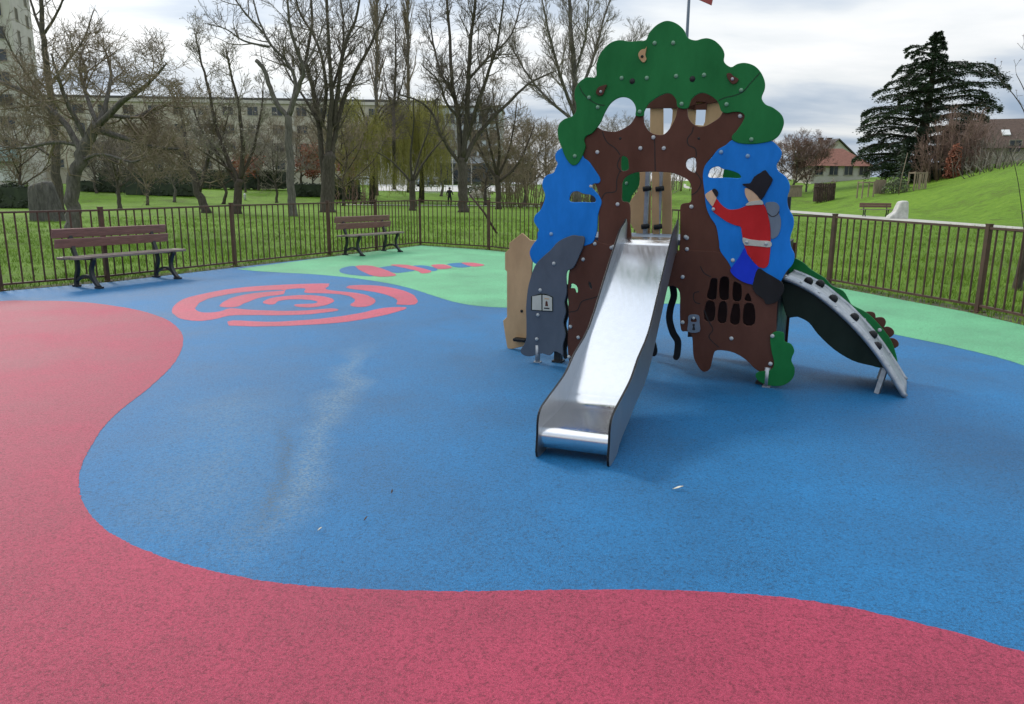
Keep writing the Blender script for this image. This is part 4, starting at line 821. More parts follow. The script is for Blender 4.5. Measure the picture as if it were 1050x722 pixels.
# copper leaved little trees
for x, y, Yd, h, lab, sd, n in ((322, 207, 84, 6.4, 'small tree keeping dry copper leaves in front of the multi-stem tree', 41, 2600), (252, 205, 92, 5.0, 'low tree with a few copper leaves near the long building', 42, 900), (358, 205, 90, 5.2, 'small reddish leafy tree at the foot of the left willow', 43, 1100)):
    p = base(x, y) if y > 206 else spot(x, Yd)
    t, G = tree('copper_leaved_tree', lab, auto_stems(p, h, .14, 8, .3, .6, sd), sd, M['bark_dark'], M['twig_red'], dens=2.2, lng=1.5, lv=1, rmin=.014, group='small trees keeping dry leaves')
    mb = MB()
    for _ in range(n):
        q, d = G.r.choice(G.tips); blob(mb, q+Vector((G.r.gauss(0, .22), G.r.gauss(0, .22), G.r.gauss(0, .22))), G.r.uniform(.08, .16), G.r)
    mb.build('leaves', M['copper_leaf'], t)
# weeping willows
def willow(p, h, rad, label, seed, n=520):
    t = thing('willow_tree', label, 'tree', tuple(p), 0, 'weeping willows in young leaf'); rr = random.Random(seed)
    mb = MB(); top = p+Vector((0, 0, h*.6)); mb.tube([p-Vector((0, 0, .1)), p.lerp(top, .5)+Vector((.15, 0, 0)), top], [.34, .26, .18], 9); limbs = []
    for i in range(11):
        th = i*2.4; d = Vector((math.cos(th), math.sin(th), 0)); q = p.lerp(top, .55+.45*rr.random()); l = rad*rr.uniform(.55, .95)
        P = bez([q, q+d*l*.4+Vector((0, 0, h*.22)), q+d*l*.8+Vector((0, 0, h*.30)), q+d*l+Vector((0, 0, h*.24))], 3); limbs.append(P)
        mb.tube(P, [.12-.09*k/(len(P)-1) for k in range(len(P))], 5)
    mb.build('trunk', M['bark_dark'], t)
    sb, lb = MB(), MB()
    for _ in range(n):
        P = rr.choice(limbs); q = P[rr.randrange(2, len(P))]+Vector((rr.gauss(0, .5), rr.gauss(0, .5), rr.gauss(0, .35))); top_ = min(q.z, p.z+h)
        l = rr.uniform(.35, 1.0)*(top_-p.z-1.6*rr.random()-.6); out = (q-p); out.z = 0; out = out.normalized()*rr.uniform(0, .5)
        pts = [q, q+out+Vector((0, 0, -l*.3)), q+out*1.3+Vector((rr.gauss(0, .1), rr.gauss(0, .1), -l*.7)), q+out*1.35+Vector((rr.gauss(0, .2), rr.gauss(0, .2), -l))]
        sb.tube(pts, .013, 3, cap=False); m_ = int(l*6)
        for k in range(m_):
            u = k/m_*3; i = min(2, int(u)); c = pts[i].lerp(pts[i+1], u-i)+Vector((rr.gauss(0, .07), rr.gauss(0, .07), 0)); r = rr.uniform(.05, .11)
            e_ = Vector((rr.gauss(0, .35), rr.gauss(0, .35), -1)).normalized()*r*1.6; f_ = e_.orthogonal().normalized()*r*.45
            lb.add([c, c+e_*.5+f_, c+e_, c+e_*.5-f_], [(0, 1, 2, 3)])
    sb.build('hanging_twigs', M['willow_leaf'], t); lb.build('leaves', M['willow_leaf'], t)
willow(spot(381, 80), 11.6, 4.4, 'left of two yellow-green weeping willows beyond the lawn', 51, 620)
willow(spot(432, 84), 12.2, 4.2, 'right of two yellow-green weeping willows, by the pale building', 52, 600)
tree('dark_stem_tree', 'short dark V-forked bare tree in front of the right willow', planted([stem_px([(423.5, 216), (423, 203), (422.5, 186)], 56, 7, 6, 0), stem_px([(423, 188), (434, 168), (446, 152), (460, 136)], 56, 3, .9, .7, .8), stem_px([(422.5, 186), (421, 160), (424, 130), (424, 100)], 56, 3, .9, .7, -.8), stem_px([(422, 188), (412, 176), (400, 164), (386, 156)], 56, 2.5, .8, .7), stem_px([(423, 186), (430, 160), (440, 130), (442, 110)], 56, 2.5, .8, .7, 1)], 56), 53, M['bark_dark'], M['twig_dark'], dens=1.2, lng=1.5, lv=1, rmin=.012)
# thickets
def thicket(name, label, p, rx, ry, h, n, seed, twig, group='twiggy winter thickets', lean=.25):
    t = thing(name, label, 'bush', tuple(p), 0, group); rr = random.Random(seed); G = Grower(seed, .012, .3, .22); G.k = 1.6
    for i in range(n):
        a = rr.uniform(0, 6.28); u = math.sqrt(rr.random()); q = p+Vector((rx*u*math.cos(a), ry*u*math.sin(a), 0)); q.z = terr(q.x, q.y)-.05
        hh = h*rr.uniform(.6, 1.05)*(1-.35*u*u); d = Vector((math.cos(a)*lean*u, math.sin(a)*lean*u, 1)).normalized()
        P = [q, q+d*hh*.35+Vector((rr.gauss(0, .1), rr.gauss(0, .1), 0)), q+d*hh*.7+Vector((rr.gauss(0, .2), rr.gauss(0, .2), 0)), q+d*hh]
        rad = [.05, .04, .03, .015]; G.tr.tube(P, rad, 4)
        G.spray(P, rad, 3.0, h*.24, 1, 0, (25, 60), .1)
    G.tr.build('trunk', twig, t); G.cr.build('crown', twig, t); return t
thicket('thicket', 'brown twiggy thicket just left of the blue left panel', spot(556, 68), 4.6, 2.5, 6.4, 46, 61, M['twig_brown'])
thicket('thicket', 'brown twiggy thicket left of the person beneath the willows', spot(362, 78), 2.2, 1.5, 2.6, 26, 62, M['twig_red'])
thicket('thicket', 'tangled brown thicket between the twiggy tree and the blue panel', spot(528, 80), 4, 2.5, 6.5, 30, 64, M['twig_brown'])
thicket('thicket', 'dull thicket seen through the tower doorway', spot(690, 88), 6, 3, 5.0, 44, 65, M['twig_brown'])
thicket('thicket', 'dull thicket seen through the round window of the tower', spot(635, 76), 5, 3, 7.0, 40, 66, M['twig_grey'])
# leafy hedges and shrubs
def leafy(name, label, cat, p, sx, sy, h, n, m_, seed, r=(.05, .11), rz=0, boxy=0, group=None, stem=True):
    t = thing(name, label, cat, tuple(p), 0, group); rr = random.Random(seed); mb = MB(); c_, s_ = math.cos(rz), math.sin(rz)
    for _ in range(n):
        while True:
            a, b, c = rr.uniform(-1, 1), rr.uniform(-1, 1), rr.uniform(0, 1)
            k_ = max(abs(a), abs(b), c)*boxy+(1-boxy)*math.sqrt(a*a+b*b+(c*1.0)**2)
            if k_ < 1 and (k_ > .55 or rr.random() < .12): break
        bump_ = .86+.28*noise.noise(Vector((a*2.2+seed, b*2.2, c*2.2)))
        x, y, z = a*sx*bump_, b*sy*bump_, c*h*bump_
        blob(mb, p+Vector((x*c_-y*s_, x*s_+y*c_, z)), rr.uniform(*r), rr)
    if boxy:
        mb.box(p+Vector((0, 0, h*.42)), (sx*1.66, sy*1.5, h*.8), rz)
    mb.build('foliage', m_, t)
    if stem:
        st = MB()
        for k in range(5):
            a = k*1.3; st.tube([p+Vector((.2*sx*math.cos(a), .2*sy*math.sin(a), -.05)), p+Vector((.35*sx*math.cos(a), .35*sy*math.sin(a), h*.6))], [.05, .02], 5)
        st.build('stem', M['bark_dark'], t)
    return t
HG = 'clipped hedges along the edge of the lawn'
leafy('hedge', 'dark clipped hedge at the left edge, left of the grey stump', 'hedge', base(8, 213), 2.2, 1.1, 1.75, 5200, M['hedge_leaf'], 71, rz=.2, boxy=.8, group=HG)
leafy('shrub', 'rounded olive green shrub above the dark hedge at the left edge', 'shrub', spot(18, 64), 2.2, 1.6, 2.3, 2600, M['hedge_light'], 72)
for x, Yd, sx, h, lab, sd in ((168, 84, 4.6, 1.5, 'long dark clipped hedge between the small tree and the leaning tree', 73), (106, 86, 2.6, 1.4, 'dark clipped hedge behind the gnarled tree trunk', 74), (318, 88, 2.6, 1.6, 'dark clipped hedge between the lopped tree and the multi-stem tree', 75), (353, 86, 2.0, 2.6, 'rounded dark hedge right of the multi-stem tree', 76)):
    leafy('hedge', lab, 'hedge', spot(x, Yd), sx, 1.0, h, 3600, M['hedge_leaf'], sd, r=(.07, .14), boxy=.75, group=HG)
leafy('shrub', 'pale flowering low shrub right of the forked tree', 'shrub', spot(492, 90), 1.6, 1, 1.0, 700, M['bud'], 77, r=(.06, .12))
leafy('shrub', 'low green shrub left of the pale flowering shrub', 'shrub', spot(487, 96), 2.6, 1, 1.5, 1500, M['hedge_light'], 78)
# far left wood band behind trees
leafy('hedge', 'tall dull hedge running along the long wall at left', 'hedge', spot(200, 98), 14, 1.2, 2.6, 9000, M['hedge_leaf'], 79, r=(.1, .2), boxy=.85, group=HG)

# cedar on the right
def cedar(p, Yd):
    t = thing('cedar_tree', 'big dark spreading cedar behind the grassy bank', 'tree', tuple(p)); rr = random.Random(81)
    sc_ = Yd/F_; H_ = 141*sc_; tr = MB()
    tr.tube([p-Vector((0, 0, .2)), p+Vector((.1, 0, H_*.3)), p+Vector((.35, 0, H_*.6)), p+Vector((.45, .1, H_*.9)), p+Vector((.2, .1, H_*.99))], [.62, .5, .32, .12, .04], 10)
    fo, br = MB(), MB()
    prof = [(0.0, 50, 30), (.1, 60, 36), (.22, 61, 46), (.36, 60, 56), (.45, 58, 60), (.55, 50, 66), (.63, 46, 70), (.70, 40, 66), (.76, 30, 34), (.83, 24, 18), (.88, 27, 13), (.92, 10, 9), (.96, 6, 8), (1, 3, 4)]
    def rad(u, side):
        for a, b in zip(prof, prof[1:]):
            if u <= b[0]:
                k_ = (u-a[0])/(b[0]-a[0]); return ((a[1]+(b[1]-a[1])*k_) if side < 0 else (a[2]+(b[2]-a[2])*k_))*sc_
        return .3
    tiers = [.04, .09, .15, .21, .28, .34, .41, .47, .54, .60, .655, .71, .76, .80, .84, .88, .92, .955, .985]
    for ti, u0 in enumerate(tiers):
        nb_ = max(5, int(17-10*u0)); off_ = ti*1.1
        for b_ in range(nb_):
            u = min(.99, u0+rr.gauss(0, .007)); th = off_+b_*2*math.pi/nb_+rr.gauss(0, .15); d = Vector((math.cos(th), math.sin(th), 0))
            R_ = rad(u, d.x)*(.55+.45*abs(d.x))*(rr.uniform(.45, .85) if rr.random() < .35 else rr.uniform(.88, 1.08)); q = p+Vector((.35*u, 0, H_*u))
            rise = .10 if u < .6 else .14
            P = bez([q, q+d*R_*.5+Vector((0, 0, rise*R_)), q+d*R_*.85+Vector((0, 0, rise*R_*.9)), q+d*R_+Vector((0, 0, rise*R_*.45-.15))], 4); br.tube(P, [.09*(1-u)+.03-.02*k/len(P) for k in range(len(P))], 4)
            for _ in range(int(56+112*R_)):
                f = rr.random()**.6*(len(P)-1); j = min(int(f), len(P)-2); c = P[j].lerp(P[j+1], f-j); fr_ = f/len(P); wd = .10+.30*R_*fr_*(1.15-fr_)
                c = c+Vector((-d.y, d.x, 0))*rr.gauss(0, wd*(1.3-.6*u))+Vector((0, 0, (rr.gauss(.02, .12)-abs(rr.gauss(0, .24)))*(1.05-.65*u))); a = rr.uniform(0, 6.28); r = rr.uniform(.10, .22)
                e_ = (d*rr.uniform(.2, 1)+Vector((math.cos(a), math.sin(a), 0))*.8).normalized()*r; f_ = Vector((-e_.y, e_.x, 0))*rr.uniform(.25, .45); dz = Vector((0, 0, -r*rr.uniform(.0, .4)))
                fo.add([c-e_*.6, c+f_+dz*.4, c+e_+dz, c-f_+dz*.4], [(0, 1, 2), (0, 2, 3)])
                if rr.random() < .45:
                    g_ = Vector((e_.y*.2, -e_.x*.2, -r*.6)); fo.add([c-e_*.5, c+e_*.8+dz, c+g_], [(0, 1, 2)])
    tr.build('trunk', M['bark_dark'], t); br.build('branches', M['bark_dark'], t); fo.build('foliage', M['cedar_leaf'], t)
cedar(spot(938, 78), 78)
def fir(p, h, r, label, seed, m_):
    t = thing('fir_tree', label, 'tree', tuple(p)); rr = random.Random(seed); fo = MB(); tr = MB(); tr.tube([p, p+Vector((0, 0, h))], [.12, .02], 6)
    for i in range(int(900*h/5)):
        u = rr.random()**1.3; a = rr.uniform(0, 6.28); d = Vector((math.cos(a), math.sin(a), 0)); R_ = r*(1-u)*(.75+.25*math.sin(u*40)); k_ = rr.random()**.5
        c = p+d*R_*k_+Vector((0, 0, h*(.04+.95*u)-.25*R_*k_)); q = rr.uniform(.1, .22); e_ = (d+Vector((0, 0, -.4)))*q; f_ = Vector((-d.y, d.x, 0))*q*.5
        fo.add([c-e_*.3, c+f_, c+e_, c-f_], [(0, 1, 2), (0, 2, 3)])
    tr.build('trunk', M['bark_dark'], t); fo.build('foliage', m_, t)
fir(spot(921, 70), 4.4, 1.5, 'small grey-green fir in front of the big cedar', 82, M['fir_leaf'])
p = spot(815, 84)
tree('birch_tree', 'bare brown birch clump right of the tower, beside the red roofed house', auto_stems(p, 7.4, .17, 9, .2, .75, 83)+auto_stems(p+Vector((1.4, .5, 0)), 6.4, .12, 7, .2, .75, 84)+auto_stems(p+Vector((-1.6, .5, 0)), 6.2, .12, 7, .2, .75, 85), 83, M['bark_grey'], M['twig_red'], dens=2.6, lng=1.9, lv=2, rmin=.012)
BR = 'bare shrubs below the brown roof'
t = thicket('bare_shrub', 'dark red-brown bare shrub right under the cedar branches', spot(972, 72), 2.6, 2, 6.2, 60, 91, M['twig_red'], BR)
t = thicket('bare_shrub', 'broad brown bare shrub in front of the brown roof', spot(1002, 68), 2.4, 2, 3.4, 34, 92, M['twig_dark'], BR)
t = thicket('bare_shrub', 'grey arching bare shrub at the foot of the brown roof', spot(1016, 64), 2.4, 1.6, 1.8, 30, 93, M['twig_grey'], BR, .8)
leafy('copper_bush', 'upright rusty copper leaved bush between cedar and brown shrub', 'bush', spot(974, 69.5), .75, .7, 3.5, 1700, M['copper_leaf'], 94, r=(.06, .12))
leafy('shrub', 'sparse low yellowish shrub beside the tall young stake below the cedar', 'shrub', spot(918, 66), 1.5, .8, 1.5, 800, M['hedge_light'], 95)
# young tree just outside the fence at the right edge of the view
Y = g(1046, 297).y
tree('young_tree', 'young bare tree with mauve buds leaning out at the right edge', [
    stem_px([(1044, 297), (1050, 262), (1062, 220), (1078, 170), (1090, 120)], Y, 9, 5, .35), stem_px([(1062, 222), (1058, 160), (1052, 120), (1040, 98), (1022, 78), (1016, 74)], Y, 1.4, .5, .5, .3), stem_px([(1078, 175), (1064, 130), (1050, 92), (1042, 76)], Y, 1.4, .5, .7, -.3), stem_px([(1084, 150), (1074, 100), (1062, 60), (1050, 50)], Y, 1.4, .5, .7, .2), stem_px([(1052, 258), (1046, 200), (1040, 168), (1034, 150)], Y, .9, .4, .4, -.2)], 96, M['bark_brown'], M['twig_dark'], dens=2.2, lng=.45, lv=1, rmin=.0035, up=.5, buds=M['mauve_bud'], budn=120, bud=(.006, .014))

# ------------------------------------------------------------------ buildings
def wbox(parent, name, m_, c, size, rz): mb = MB(); mb.box(c, size, rz); return mb.build(name, m_, parent, root_loc(parent))
def facade(root, c, rz, W, Hh, rows, cols, ww, wh, z0, dz, m_pane='glass', skip=()):
    "recessed windows set proud of one face: frame (part) with pane (sub-part)"
    t = Vector((math.cos(rz), math.sin(rz), 0)); n = Vector((t.y, -t.x, 0))
    for r in range(rows):
        for k in range(cols):
            if (r, k) in skip: continue
            q = c+t*(W*((k+.5)/cols-.5))+Vector((0, 0, z0+dz*r+wh/2))
            f = MB(); b = .07
            for dx, dz_, sx_, sz_ in ((0, wh/2, ww, b), (0, -wh/2, ww+.1, b), (-ww/2, 0, b, wh), (ww/2, 0, b, wh), (0, 0, b*.7, wh)): f.box(q+t*dx+Vector((0, 0, dz_))+n*.03, (sx_+b*(sx_ > b), .10, sz_-(b*1.02 if sz_ > b else 0)), rz)
            fr = f.build('window', M['render_beige'], root, root.location)
            pn = MB(); pn.box(q+n*.012, (ww-.02, .03, wh-.02), rz); pn.build('pane', M[m_pane], fr, root.location)
def block(name, label, p, rz, W, D, Hh, m_wall, rows, cols, ww, wh, z0, dz, cat='building', roofm='tile_grey', skip=(), pane='glass'):
    "flat roofed block; p = middle of the foot of the face that looks at the park"
    root = thing(name, label, cat, tuple(p)); t = Vector((math.cos(rz), math.sin(rz), 0)); n = Vector((t.y, -t.x, 0))
    wbox(root, 'wall', M[m_wall], p-n*(D/2)+Vector((0, 0, Hh/2-.5)), (W, D, Hh+1), rz)
    wbox(root, 'roof', M[roofm], p-n*(D/2)+Vector((0, 0, Hh+.17)), (W+.5, D+.5, .34), rz)
    facade(root, p, rz, W, Hh, rows, cols, ww, wh, z0, dz, pane, skip); return root, t, n
p = spot(14, 92); rzT = R(18)
tw, t_, n_ = block('tower_block', 'tall pale apartment tower at the left edge behind the gnarled tree', p+Vector((-7.4, 0, 0)), rzT, 17, 9, 24.5, 'render_pale', 8, 5, 1.6, 1.4, 4.2, 2.55)
cR = p+Vector((-7.4, 0, 0))+t_*8.5-n_*4.5
facade(tw, cR, rzT+math.pi/2, 9, 24, 8, 2, .95, 1.4, 4.2, 2.55)
wbox(tw, 'shop_front', M['glass_pale'], p+Vector((-7.4, 0, 0))+t_*4.6+n_*.7+Vector((0, 0, 3.6)), (6.0, 1.4, 1.5), rzT); 
gd = wbox(tw, 'garage_door', M['white_paint'], p+Vector((-7.4, 0, 0))+t_*5.6+n_*.05+Vector((0, 0, 1.6)), (3.0, .14, 2.1), rzT)
p = spot(252, 128); lb, t_, n_ = block('long_building', 'long dull beige apartment block behind the bare trees', p, R(4), 63, 11, 13.2, 'render_dull', 4, 16, 1.7, 1.4, 2.2, 2.85)
wbox(lb, 'roof_edge', M['render_pale'], p+n_*.16+Vector((0, 0, 12.9)), (63.2, .30, .5), R(4))
for k in range(4):
    wbox(lb, 'stair_panel', M['render_pale'], p+n_*.10+t_*(-23.6+15.75*k)+Vector((0, 0, 6.3)), (1.5, .22, 10.5), R(4))
p = spot(468, 138); pb, t_, n_ = block('office_building', 'pale blue grey office block behind the forked tree with dark shop front', p, R(-3), 15.5, 12, 13.2, 'render_blue', 3, 8, 1.5, 1.7, 4.9, 2.8)
wbox(pb, 'shop_front', M['shop_dark'], p+n_*.9+Vector((2, 0, 1.9)), (23, 1.8, 2.9), R(-3)); wbox(pb, 'shop_roof', M['shop_dark'], p+n_*1.0+Vector((2, 0, 3.5)), (24, 2.4, .28), R(-3))
for k in range(7): wbox(pb, 'shop_window', M['glass'], p+n_*1.83+t_*(-7.5+3.1*k)+Vector((2, 0, 1.8)), (2.3, .08, 1.7), R(-3))
def gable_house(name, label, p, rz, W, D, Hh, Hr, m_wall, m_roof, hip=0., cols=3, ridge_along=True, over=.4, cat='house', door=True, chim=1):
    root = thing(name, label, cat, tuple(p)); t = Vector((math.cos(rz), math.sin(rz), 0)); n = Vector((t.y, -t.x, 0)); c = p-n*(D/2)
    mb = MB(); mb.box(c+Vector((0, 0, Hh/2-.4)), (W, D, Hh+.8), rz); wd, dp_ = W/2, D/2
    def P(a, b, z): return c+t*a+n*b+Vector((0, 0, z))
    if not ridge_along: mb.add([P(-wd, dp_, Hh), P(wd, dp_, Hh), P(0, dp_, Hh+Hr), P(-wd, dp_-.2, Hh), P(wd, dp_-.2, Hh), P(0, dp_-.2, Hh+Hr)], [(0, 1, 2), (5, 4, 3)])
    mb.build('wall', M[m_wall], root)
    o = over; r = MB()
    if ridge_along:
        a, b = wd+o, dp_+o; rl = wd+o-hip
        vs = [P(-a, b, Hh-.05), P(a, b, Hh-.05), P(a, -b, Hh-.05), P(-a, -b, Hh-.05), P(-rl, 0, Hh+Hr), P(rl, 0, Hh+Hr)]
        r.add(vs, [(0, 1, 5, 4), (1, 2, 5), (2, 3, 4, 5), (3, 0, 4), (3, 2, 1, 0)])
    else:
        a, b = wd+o, dp_+o
        vs = [P(-a, b, Hh-.18), P(a, b, Hh-.18), P(a, -b, Hh-.18), P(-a, -b, Hh-.18), P(0, b, Hh+Hr+.08), P(0, -b, Hh+Hr+.08)]
        r.add(vs+[v+Vector((0, 0, .16)) for v in vs], [(0, 4, 5, 3), (4, 1, 2, 5), (9, 11, 10, 6), (10, 11, 8, 7), (0, 6, 10, 4), (4, 10, 7, 1), (3, 5, 11, 9), (5, 2, 8, 11), (0, 3, 9, 6), (1, 7, 8, 2)])
    rf = r.build('roof', M[m_roof], root)
    for k in range(chim): mb = MB(); mb.box(P((.35-.5*k)*wd, -.1*dp_, Hh+Hr*.9), (.6, .6, 1.5), rz); mb.box(P((.35-.5*k)*wd, -.1*dp_, Hh+Hr*.9+.8), (.7, .7, .14), rz); mb.build('chimney', M['tile_brown'], rf, root.location)
    facade(root, p, rz, W, Hh, 1, cols, 1.1, 1.2, .75, 2.7)
    return root, P
h1, P1 = gable_house('red_roofed_house', 'low pale house with wide red tiled hip roof beside the cedar', spot(860, 100), R(-6), 7.4, 7.5, 1.95, 2.35, 'render_pale', 'tile_red', 3.0, 4, chim=0)
h2, P2 = gable_house('white_gabled_house', 'white gabled house with chimneys behind the red roof', spot(854, 124), R(8), 6.0, 8, 3.6, 2.4, 'render_pale', 'tile_grey', 0, 2, False, chim=2)
facade(h2, spot(854, 124), R(8), 7.5, 4, 1, 1, .9, 1.0, 3.6, 3)
h3, P3 = gable_house('brown_roofed_house', 'house with a huge dark brown roof at the right edge behind shrubs', spot(1053, 80), R(-20), 13.5, 10, 1.2, 3.3, 'render_beige', 'tile_brown', 0, 4, chim=0)
q = P3(-2.2, 5.4-2.6, 1.2+3.3*.48); mb = MB(); rot = Matrix.Rotation(R(-20), 3, 'Z') @ Matrix.Rotation(math.atan2(3.3, 5.4), 3, 'X'); mb.box(q+Vector((0, 0, .07)), (.75, 1.1, .14), rot=rot); mb.build('skylight', M['white_paint'], [c for c in h3.children if c.name.startswith('roof')][0], h3.location)
# long wall at the back left
def wall_run(name, label, a, b, h, th, m_, capm=None, cat='wall'):
    t = thing(name, label, cat, tuple(a)); d = b-a; L_ = math.hypot(d.x, d.y); rz = math.atan2(d.y, d.x); m = (a+b)/2; m.z = min(a.z, b.z)
    mb = MB(); mb.box(m+Vector((0, 0, h/2-.3)), (L_, th, h+.6), rz); mb.build('wall_body', M[m_], t)
    mb = MB(); mb.box(m+Vector((0, 0, h+.07)), (L_+.1, th+.14, .14), rz); mb.build('coping', M[capm or m_], t); return t
wall_run('long_wall', 'long low beige wall with pale coping behind the hedges at left', spot(-40, 100), spot(345, 108), 2.15, .3, 'render_dull', 'render_beige')
wall_run('low_wall', 'short pale boundary wall beside the blue right panel', spot(800, 80), spot(822, 79), 1.05, .2, 'wood_pale', 'wood_pale')

# ------------------------------------------------------------------ park furniture and small things
pth = sum([[tuple(g(x, y))[:2]] for x, y in ((700, 208.2), (760, 212.3), (810, 216.0), (860, 219.6), (910, 223.2), (960, 226.9), (1010, 230.6), (1050, 233.6))], [])
pth2 = sum([[tuple(g(x, y))[:2]] for x, y in ((1050, 238.6), (1010, 235), (960, 230.6), (910, 226.4), (860, 222.4), (810, 218.6), (760, 214.3), (700, 209.6))], [])
e1 = (pth[-1][0]+14, pth[-1][1]-14); e2 = (pth2[0][0]+12, pth2[0][1]-14)
mb = MB(); up_, dn = pth+[e1], (pth2[::-1])+[e2]
for a, b, c, d in zip(up_, up_[1:], dn[1:], dn): mb.add([(q[0], q[1], .03+terr(*q)) for q in (d, c, b, a)], [(0, 1, 2, 3)])
tag(mb.build('gravel_path', M['path']), kind='structure')
pa = [spot(x, 74) for x in (350, 385, 420, 455, 490, 530, 565)]
mb = MB()
for a, b in zip(pa, pa[1:]): mb.add([(a.x, a.y-1.2, .05), (b.x, b.y-1.2, .05), (b.x, b.y+1.2, .05), (a.x, a.y+1.2, .05)], [(0, 1, 2, 3)])
tag(mb.build('park_path', M['path']), kind='structure')
p = base(49, 226.5)
t = thing('tree_stump', 'tall weathered grey stump standing behind the nearest bench', 'stump', tuple(p)); mb = MB(); n = 20; vs = []
for k, (r, z) in enumerate(((.74, -.1), (.68, .3), (.62, .8), (.56, 1.25), (.50, 1.55), (.40, 1.62))):
    for i in range(n):
        a = 2*math.pi*i/n; q = 1+.12*noise.noise(Vector((math.cos(a)*2, math.sin(a)*2, z*.6)))+.05*math.sin(a*7)
        vs.append(p+Vector((r*q*math.cos(a)-.08*z, .7*r*q*math.sin(a), z+(.10*math.cos(a) if k > 3 else 0))))
mb.add(vs, [(k*n+i, k*n+(i+1) % n, (k+1)*n+(i+1) % n, (k+1)*n+i) for k in range(5) for i in range(n)]+[tuple(range(5*n, 6*n))]); mb.build('stump_wood', M['stone'], t, smooth=True)
a, b = g(511, 239), at(481, 199, g(511, 239).y+.3); mb = MB(); mb.tube([a-Vector((0, 0, .1)), a.lerp(b, .5)+Vector((.02, 0, .03)), b], [.042, .038, .034], 8); o = mb.build('wooden_pole', M['wood_dark']); tag(o, 'dark wooden pole leaning diagonally just beyond the back fence', 'pole')
mb = MB(); ks = [(x, Yd) for Yd in (100, 106, 112, 118, 126) for x in (380, 405, 430, 455, 480, 505, 530)]
pp = [spot(x, Yd)+Vector((0, 0, .05)) for x, Yd in ks]; mb.add(pp, [(r*7+c, r*7+c+1, r*7+c+8, r*7+c+7) for r in range(4) for c in range(6)]); tag(mb.build('car_park_ground', M['concrete']), kind='structure')
# far bench with concrete block
pf = spot(900, g(900, 222.5).y)
fbn = copy_tree(b1); fbn.name = 'park_bench'; fbn.location = (pf.x, pf.y, terr(pf.x, pf.y)+.02); fbn.rotation_euler = (0, 0, R(172)); fbn['label'] = 'distant bench beside the pale path on the grassy bank at right'
p = base(920, 224.5); t = thing('concrete_block', 'pale leaning concrete block beside the distant bench', 'block', tuple(p)); mb = MB()
prof = [(-.62, 0), (-.52, .18), (-.22, .42), (-.10, .75), (.02, 1.02), (.34, 1.08), (.44, 1.0), (.50, .5), (.52, 0)]
vs = [p+Vector((x, y, z)) for y in (-.3, .3) for x, z in prof]; n = len(prof); mb.add(vs, [tuple(range(n))[::-1] if 0 else tuple(range(n)), tuple(range(n, 2*n))[::-1]]+[(i, i+n, (i+1) % n+n, (i+1) % n) for i in range(n)]); o = mb.build('block_body', M['concrete'], t); o.modifiers.new('b', 'BEVEL').width = .05
# round stake guard round a bush
p = spot(845, 72)
t = thing('stake_guard', 'round enclosure of wooden stakes round a bare bush on the bank', 'tree guard', tuple(p)); mb = MB()
for k in range(30):
    a = 2*math.pi*k/30; q = p+Vector((.92*math.cos(a), .92*math.sin(a), 0)); mb.box(q+Vector((0, 0, .78)), (.12, .05, 1.7), a+math.pi/2)
mb.build('stakes', M['wood_dark'], t); mb = MB(); mb.tube([p+Vector((.99*math.cos(a*.3142), .99*math.sin(a*.3142), 1.3)) for a in range(21)], .03, 6); mb.build('hoop', M['wood_dark'], t)
thicket('bare_bush', 'bare bush growing inside the round stake guard', p, .7, .7, 2.5, 16, 97, M['twig_brown'], None)
def guard(x, Yd, w_, h, label, slats):
    p = spot(x, Yd); t = thing('tree_guard', label, 'tree guard', tuple(p), 0, 'wooden tree guards below the cedar'); mb = MB()
    for a in (-1, 1):
        for b in (-1, 1): mb = MB(); mb.box(p+Vector((a*w_/2, b*w_/2, h/2)), (.09, .09, h+.1)); mb.build('post', M['wood_pale'], t)
    mb = MB()
    for b in (-1, 1): mb.box(p+Vector((0, b*w_/2, h-.05)), (w_-.1, .07, .10)); mb.box(p+Vector((b*w_/2, 0, h-.05)), (.07, w_-.1, .10))
    mb.build('rails', M['wood_pale'], t)
    if slats:
        mb = MB()
        for k in range(5): mb.box(p+Vector((w_*(k-2)/6, -w_/2-.055, h/2)), (.08, .03, h*.94))
        mb.build('slats', M['wood_pale'], t)
guard(887, 66, .95, 1.35, 'open square wooden tree guard left of the grey panel', False)
guard(939, 66, 1.0, 1.5, 'slatted square wooden tree guard below the copper bush', True)
p = spot(902, 67); t = thing('wood_panel', 'grey leaning wooden panel between two tree guards', 'panel', tuple(p)); mb = MB()
for k in range(6): mb.box(p+Vector((-.42+.16*k, .02*(k % 2), .6)), (.155, .03, 1.25-.03*(k % 3)), 0)
mb.build('boards', M['wood_pale'], t); mb = MB(); mb.box(p+Vector((0, .07, .4)), (.95, .05, .1)); mb.build('batten', M['wood_pale'], t)
p = spot(946, 67); mb = MB(); p = spot(921.5, 64); mb.tube([p, p+Vector((.1, 0, 1.6)), p+Vector((.35, 0, 3.4))], [.04, .035, .02], 6); tag(mb.build('young_stake', M['wood_pale']), 'thin pale stake rising in front of the cedar', 'stake')
